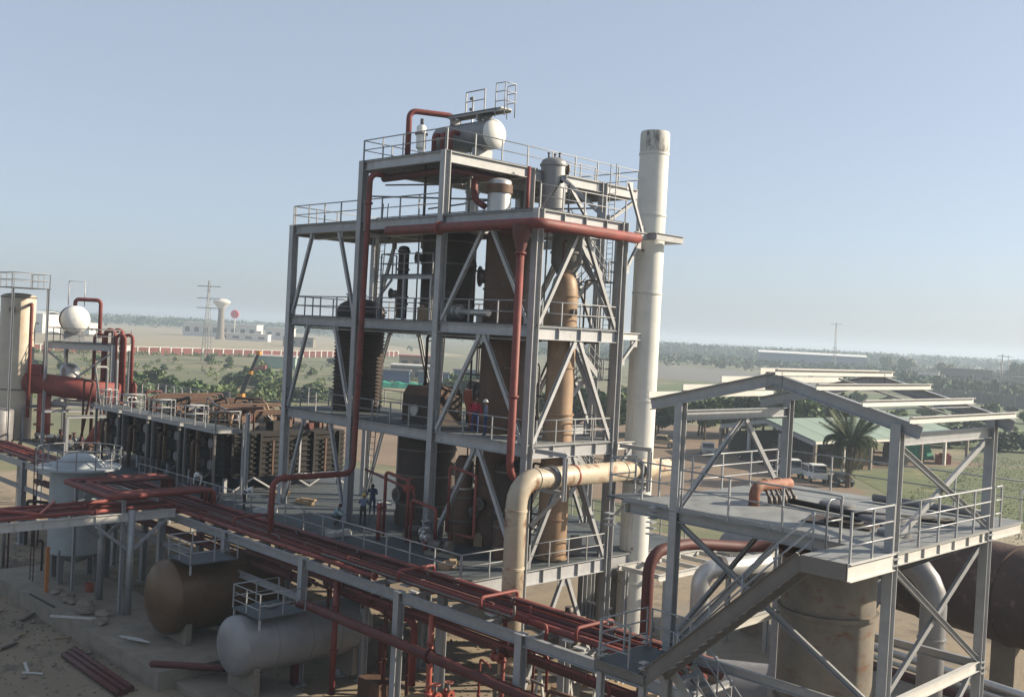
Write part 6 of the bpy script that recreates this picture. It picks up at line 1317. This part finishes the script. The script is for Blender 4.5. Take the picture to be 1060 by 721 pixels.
for i in range(18):
    lv = rc.choice((1, 1, 2, 3)); x = rc.uniform(-12.5, -1.0); y = rc.uniform(.9, 5.2); z0 = L[lv]+.001; s2 = rc.uniform(.3, .7)
    mb = MB(); mb.box((x, y, z0+s2*.6), (s2, s2*.7, s2*1.2), rc.uniform(0, 1)); mb.box((x, y, z0+s2*1.3), (s2*.5, s2*.5, s2*.2), .3); o = mb.build('equipment_box', rc.choice(('brown', 'greyv', 'bolt', 'wood', 'redd'))); tag(o, 'small equipment box set down among the vessels on a tower deck', 'box', 'small boxes on the tower decks')
for i, (x, y) in enumerate(((-19.4, 1.0), (-17.9, -2.6), (-22.6, 1.2), (-10.6, -2.7), (-2.3, -2.4), (-16.2, 4.4))):
    o = MB().box((x, y, L[1]+.12), (1.3, .5, .22), i*.5).box((x+.2, y+.1, L[1]+.28), (1.0, .3, .1), i*.5+.4).build('plank_stack', ('wood', 'purlin')[i % 2]); tag(o, ('timber planks on the lower deck between the first columns', 'pale plates on the lower deck by the front handrail at the left', 'timber planks beside the nearest cooler', 'pale plates on the lower deck under the red standpipe', 'timber planks near the lower deck corner', 'pale plates under the ribbed vessel on the lower deck')[i], 'planks')
for i, (x, y, z, r_, h, m_, lb_) in enumerate(((-9.0, 4.9, L[2], .5, 2.2, 'greyv', 'grey upright receiver at the back of the second deck'), (-2.4, 1.0, L[1], .42, 1.7, 'brown', 'small brown pot beside the tan column foot on the lower deck'), (-12.4, 4.6, L[1], .6, 3.2, 'brown', 'brown receiver behind the tall dark vessel on the lower deck'), (-8.2, 5.2, L[3], .55, 3.4, 'greyv', 'grey receiver behind the broad dark vessel on the third deck'))):
    vessel('receiver', lb_, x, y, z, z+h, r_, m_, .2, rings=(z+.5, z+h-.2), n=20)

# ================================================================ PEOPLE
SKIN = mat('skin', (.25, .13, .08), None, 3, .6, rnd=0)
def person(label, loc, rz, J, shirt, trous, helmet=None, s_=1.0, hair=(.02, .015, .012)):
    """J: joint positions (x forward, y left, z up) for the pose"""
    pts = ['pelvis', 'waist', 'chest', 'neck', 'head', 'crown', 'lsh', 'lel', 'lwr', 'lha', 'rsh', 'rel', 'rwr', 'rha', 'lhip', 'lkn', 'lan', 'lto', 'rhip', 'rkn', 'ran', 'rto']
    ed = [(0, 1), (1, 2), (2, 3), (3, 4), (4, 5), (2, 6), (6, 7), (7, 8), (8, 9), (2, 10), (10, 11), (11, 12), (12, 13), (0, 14), (14, 15), (15, 16), (16, 17), (0, 18), (18, 19), (19, 20), (20, 21)]
    ra = dict(pelvis=(.15, .12), waist=(.14, .11), chest=(.17, .12), neck=(.055, .055), head=(.085, .1), crown=(.06, .07), lsh=(.075, .075), lel=(.05, .05), lwr=(.035, .035), lha=(.04, .025), lhip=(.1, .1), lkn=(.07, .07), lan=(.05, .05), lto=(.05, .035))
    me = bpy.data.meshes.new('body'); me.from_pydata([J[p] for p in pts], ed, [])
    o = bpy.data.objects.new('tmp', me); COL.objects.link(o); sm_ = o.modifiers.new('skin', 'SKIN'); o.modifiers.new('sub', 'SUBSURF').levels = 1
    for i, p in enumerate(pts):
        k = p if p in ra else 'l'+p[1:]; me.skin_vertices[0].data[i].radius = ra[k]; me.skin_vertices[0].data[i].use_root = (i == 0)
    dg = bpy.context.evaluated_depsgraph_get(); dg.update(); bm2 = bpy.data.meshes.new_from_object(o.evaluated_get(dg)); bpy.data.objects.remove(o)
    for m_ in (shirt, trous, SKIN, M['black']): bm2.materials.append(m_)
    segm = {(0, 1): 1, (1, 2): 0, (2, 3): 0, (3, 4): 2, (4, 5): 2, (2, 6): 0, (6, 7): 0, (7, 8): 0, (8, 9): 2, (2, 10): 0, (10, 11): 0, (11, 12): 0, (12, 13): 2, (0, 14): 1, (14, 15): 1, (15, 16): 1, (16, 17): 3, (0, 18): 1, (18, 19): 1, (19, 20): 1, (20, 21): 3}
    for f in bm2.polygons:
        c = f.center; best = 9; mi = 0
        for (a, b), q in segm.items():
            A, B = V(J[pts[a]]), V(J[pts[b]]); t_ = max(0, min(1, (c-A).dot(B-A)/max(1e-6, (B-A).length_squared))); d = (c-A.lerp(B, t_)).length
            if d < best: best = d; mi = q
        f.material_index = mi; f.use_smooth = True
    t = thing('person', label, 'person', (0, 0, 0)); b = bpy.data.objects.new('body', bm2); COL.objects.link(b); b.parent = t; WL[b.name] = V((0, 0, 0))
    hd = V(J['head']); cr = V(J['crown']); ax = (cr-hd).normalized(); mb = MB()
    if helmet: mb.lathe(hd+ax*.03, [(.15, .0), (.16, .015), (.125, .03)]+dome(.12, .03, .13, 4), 14, ax); mb.build('helmet', helmet, t)
    else: mb.lathe(hd+ax*.02, [(.1, -.02)]+dome(.105, .0, .13, 4), 14, ax); mb.build('hair', mat('dark_hair', hair, None, 3, .8, rnd=0), t)
    fwd = V((1, 0, 0)); n_ = MB(); n_.add([hd+fwd*.09+V((0, -.015, .01)), hd+fwd*.09+V((0, .015, .01)), hd+fwd*.125+V((0, 0, -.01)), hd+fwd*.09+V((0, 0, .05))], [(0, 1, 2), (1, 3, 2), (3, 0, 2)]); n_.build('nose', SKIN, t)
    t.location = loc; t.rotation_euler.z = rz; t.scale = (s_,)*3; return t
stand = dict(pelvis=(0, 0, .95), waist=(.01, 0, 1.1), chest=(.02, 0, 1.34), neck=(.02, 0, 1.5), head=(.04, 0, 1.62), crown=(.04, 0, 1.72), lsh=(.02, .19, 1.42), lel=(.0, .27, 1.15), lwr=(.1, .25, .92), lha=(.13, .24, .84), rsh=(.02, -.19, 1.42), rel=(0, -.27, 1.15), rwr=(.1, -.25, .92), rha=(.13, -.24, .84), lhip=(0, .1, .9), lkn=(.03, .12, .5), lan=(0, .13, .08), lto=(.15, .14, .04), rhip=(0, -.1, .9), rkn=(.03, -.12, .5), ran=(-.02, -.13, .08), rto=(.13, -.14, .04))
work = dict(stand); work.update(lel=(.15, .28, 1.2), lwr=(.36, .18, 1.25), lha=(.44, .16, 1.27), rel=(.13, -.28, 1.18), rwr=(.34, -.16, 1.18), rha=(.42, -.14, 1.2), head=(.08, 0, 1.61), crown=(.1, 0, 1.71))
bend = dict(stand); bend.update(waist=(.1, 0, 1.06), chest=(.32, 0, 1.2), neck=(.46, 0, 1.26), head=(.56, 0, 1.3), crown=(.63, 0, 1.37), lsh=(.36, .19, 1.2), lel=(.42, .24, .92), lwr=(.5, .2, .68), lha=(.53, .18, .6), rsh=(.36, -.19, 1.2), rel=(.42, -.24, .92), rwr=(.5, -.2, .7), rha=(.53, -.18, .62))
crouch = dict(pelvis=(-.1, 0, .42), waist=(-.02, 0, .56), chest=(.12, 0, .78), neck=(.2, 0, .93), head=(.26, 0, 1.04), crown=(.29, 0, 1.13), lsh=(.14, .19, .86), lel=(.32, .26, .66), lwr=(.52, .2, .6), lha=(.6, .18, .58), rsh=(.14, -.19, .86), rel=(.32, -.26, .66), rwr=(.52, -.2, .58), rha=(.6, -.18, .56), lhip=(-.08, .11, .4), lkn=(.32, .18, .48), lan=(.06, .16, .08), lto=(.2, .17, .04), rhip=(-.08, -.11, .4), rkn=(.32, -.18, .46), ran=(.02, -.16, .08), rto=(.17, -.17, .04))
cl = lambda n, c: mat(n, c, None, 4, .85, rnd=0)
navy, greyb, white_, teal, dk, redc = cl('navy_cloth', (.03, .05, .14)), cl('grey_blue_cloth', (.14, .17, .26)), cl('white_cloth', (.6, .6, .58)), cl('pale_teal_cloth', (.25, .4, .45)), cl('dark_cloth', (.03, .03, .035)), cl('red_cloth', (.4, .03, .06))
yel, whh = cl('yellow_helmet', (.6, .45, .1)), cl('white_helmet', (.75, .74, .7))
z1 = L[1]+.002
person('worker in navy overalls standing on the lower deck behind the second column', (-14.6, 2.4, z1), -.8, work, navy, navy, None, 1.02)
person('worker in grey blue shirt and yellow helmet on the lower deck, back to the viewer', (-12.1, -.1, z1), 2.2, work, greyb, dk, yel)
person('worker in pale teal shirt crouching on the lower deck beside the second column', (-13.1, -1.2, z1), .6, crouch, teal, dk)
person('worker in white shirt and helmet bending over at the left end of the deck', (-25.0, -2.9, z1), -.9, bend, white_, dk, whh)
person('worker in pale shirt leaning by the deck handrail', (-19.4, -3.1, z1), 1.2, bend, white_, dk)
person('worker in dark clothes crouching by the rack near the red loops', (-22.4, -3.3, z1), .2, crouch, greyb, dk)
person('worker in grey shirt and white helmet on the second deck by the handrail', (-3.6, .7, L[2]+.002), -2.4, stand, greyb, navy, whh)
person('worker in red shirt on the second deck before the brown column', (-4.7, 1.0, L[2]+.002), -.8, stand, redc, navy)
# ================================================================ HAZE
hz = MB(); hz.box((-2200, 2450, 20.5), (9800, 10300, 43)); o = hz.build('haze', M['steel']); o.data.materials.clear()
hm = bpy.data.materials.new('haze_air'); hm.use_nodes = True; hn = hm.node_tree.nodes; hn.remove(hn['Principled BSDF'])
pv = hn.new('ShaderNodeVolumePrincipled'); pv.inputs['Color'].default_value = (.66, .79, .92, 1); pv.inputs['Density'].default_value = 0.00048; pv.inputs['Anisotropy'].default_value = .2
hm.node_tree.links.new(pv.outputs[0], hn['Material Output'].inputs['Volume']); o.data.materials.append(hm); o['kind'] = 'stuff'

# ================================================================ ordinal labels for look-alikes, counted across the picture
ORD = 'first second third fourth fifth sixth seventh eighth ninth tenth eleventh twelfth thirteenth fourteenth fifteenth sixteenth seventeenth eighteenth nineteenth twentieth'.split()
grp = {}
for o in bpy.data.objects:
    if o.parent is None and 'group' in o and 'label' in o: grp.setdefault(o['label'], []).append(o)
for lb, os_ in grp.items():
    if 2 <= len(os_) <= 20 and len(lb.split()) <= 12:
        def sx(o): d = o.location-CAMP; return d.dot(rt)/max(.1, d.dot(fw))
        for i, o in enumerate(sorted(os_, key=sx)): o['label'] = lb+', '+ORD[i]+' from left'
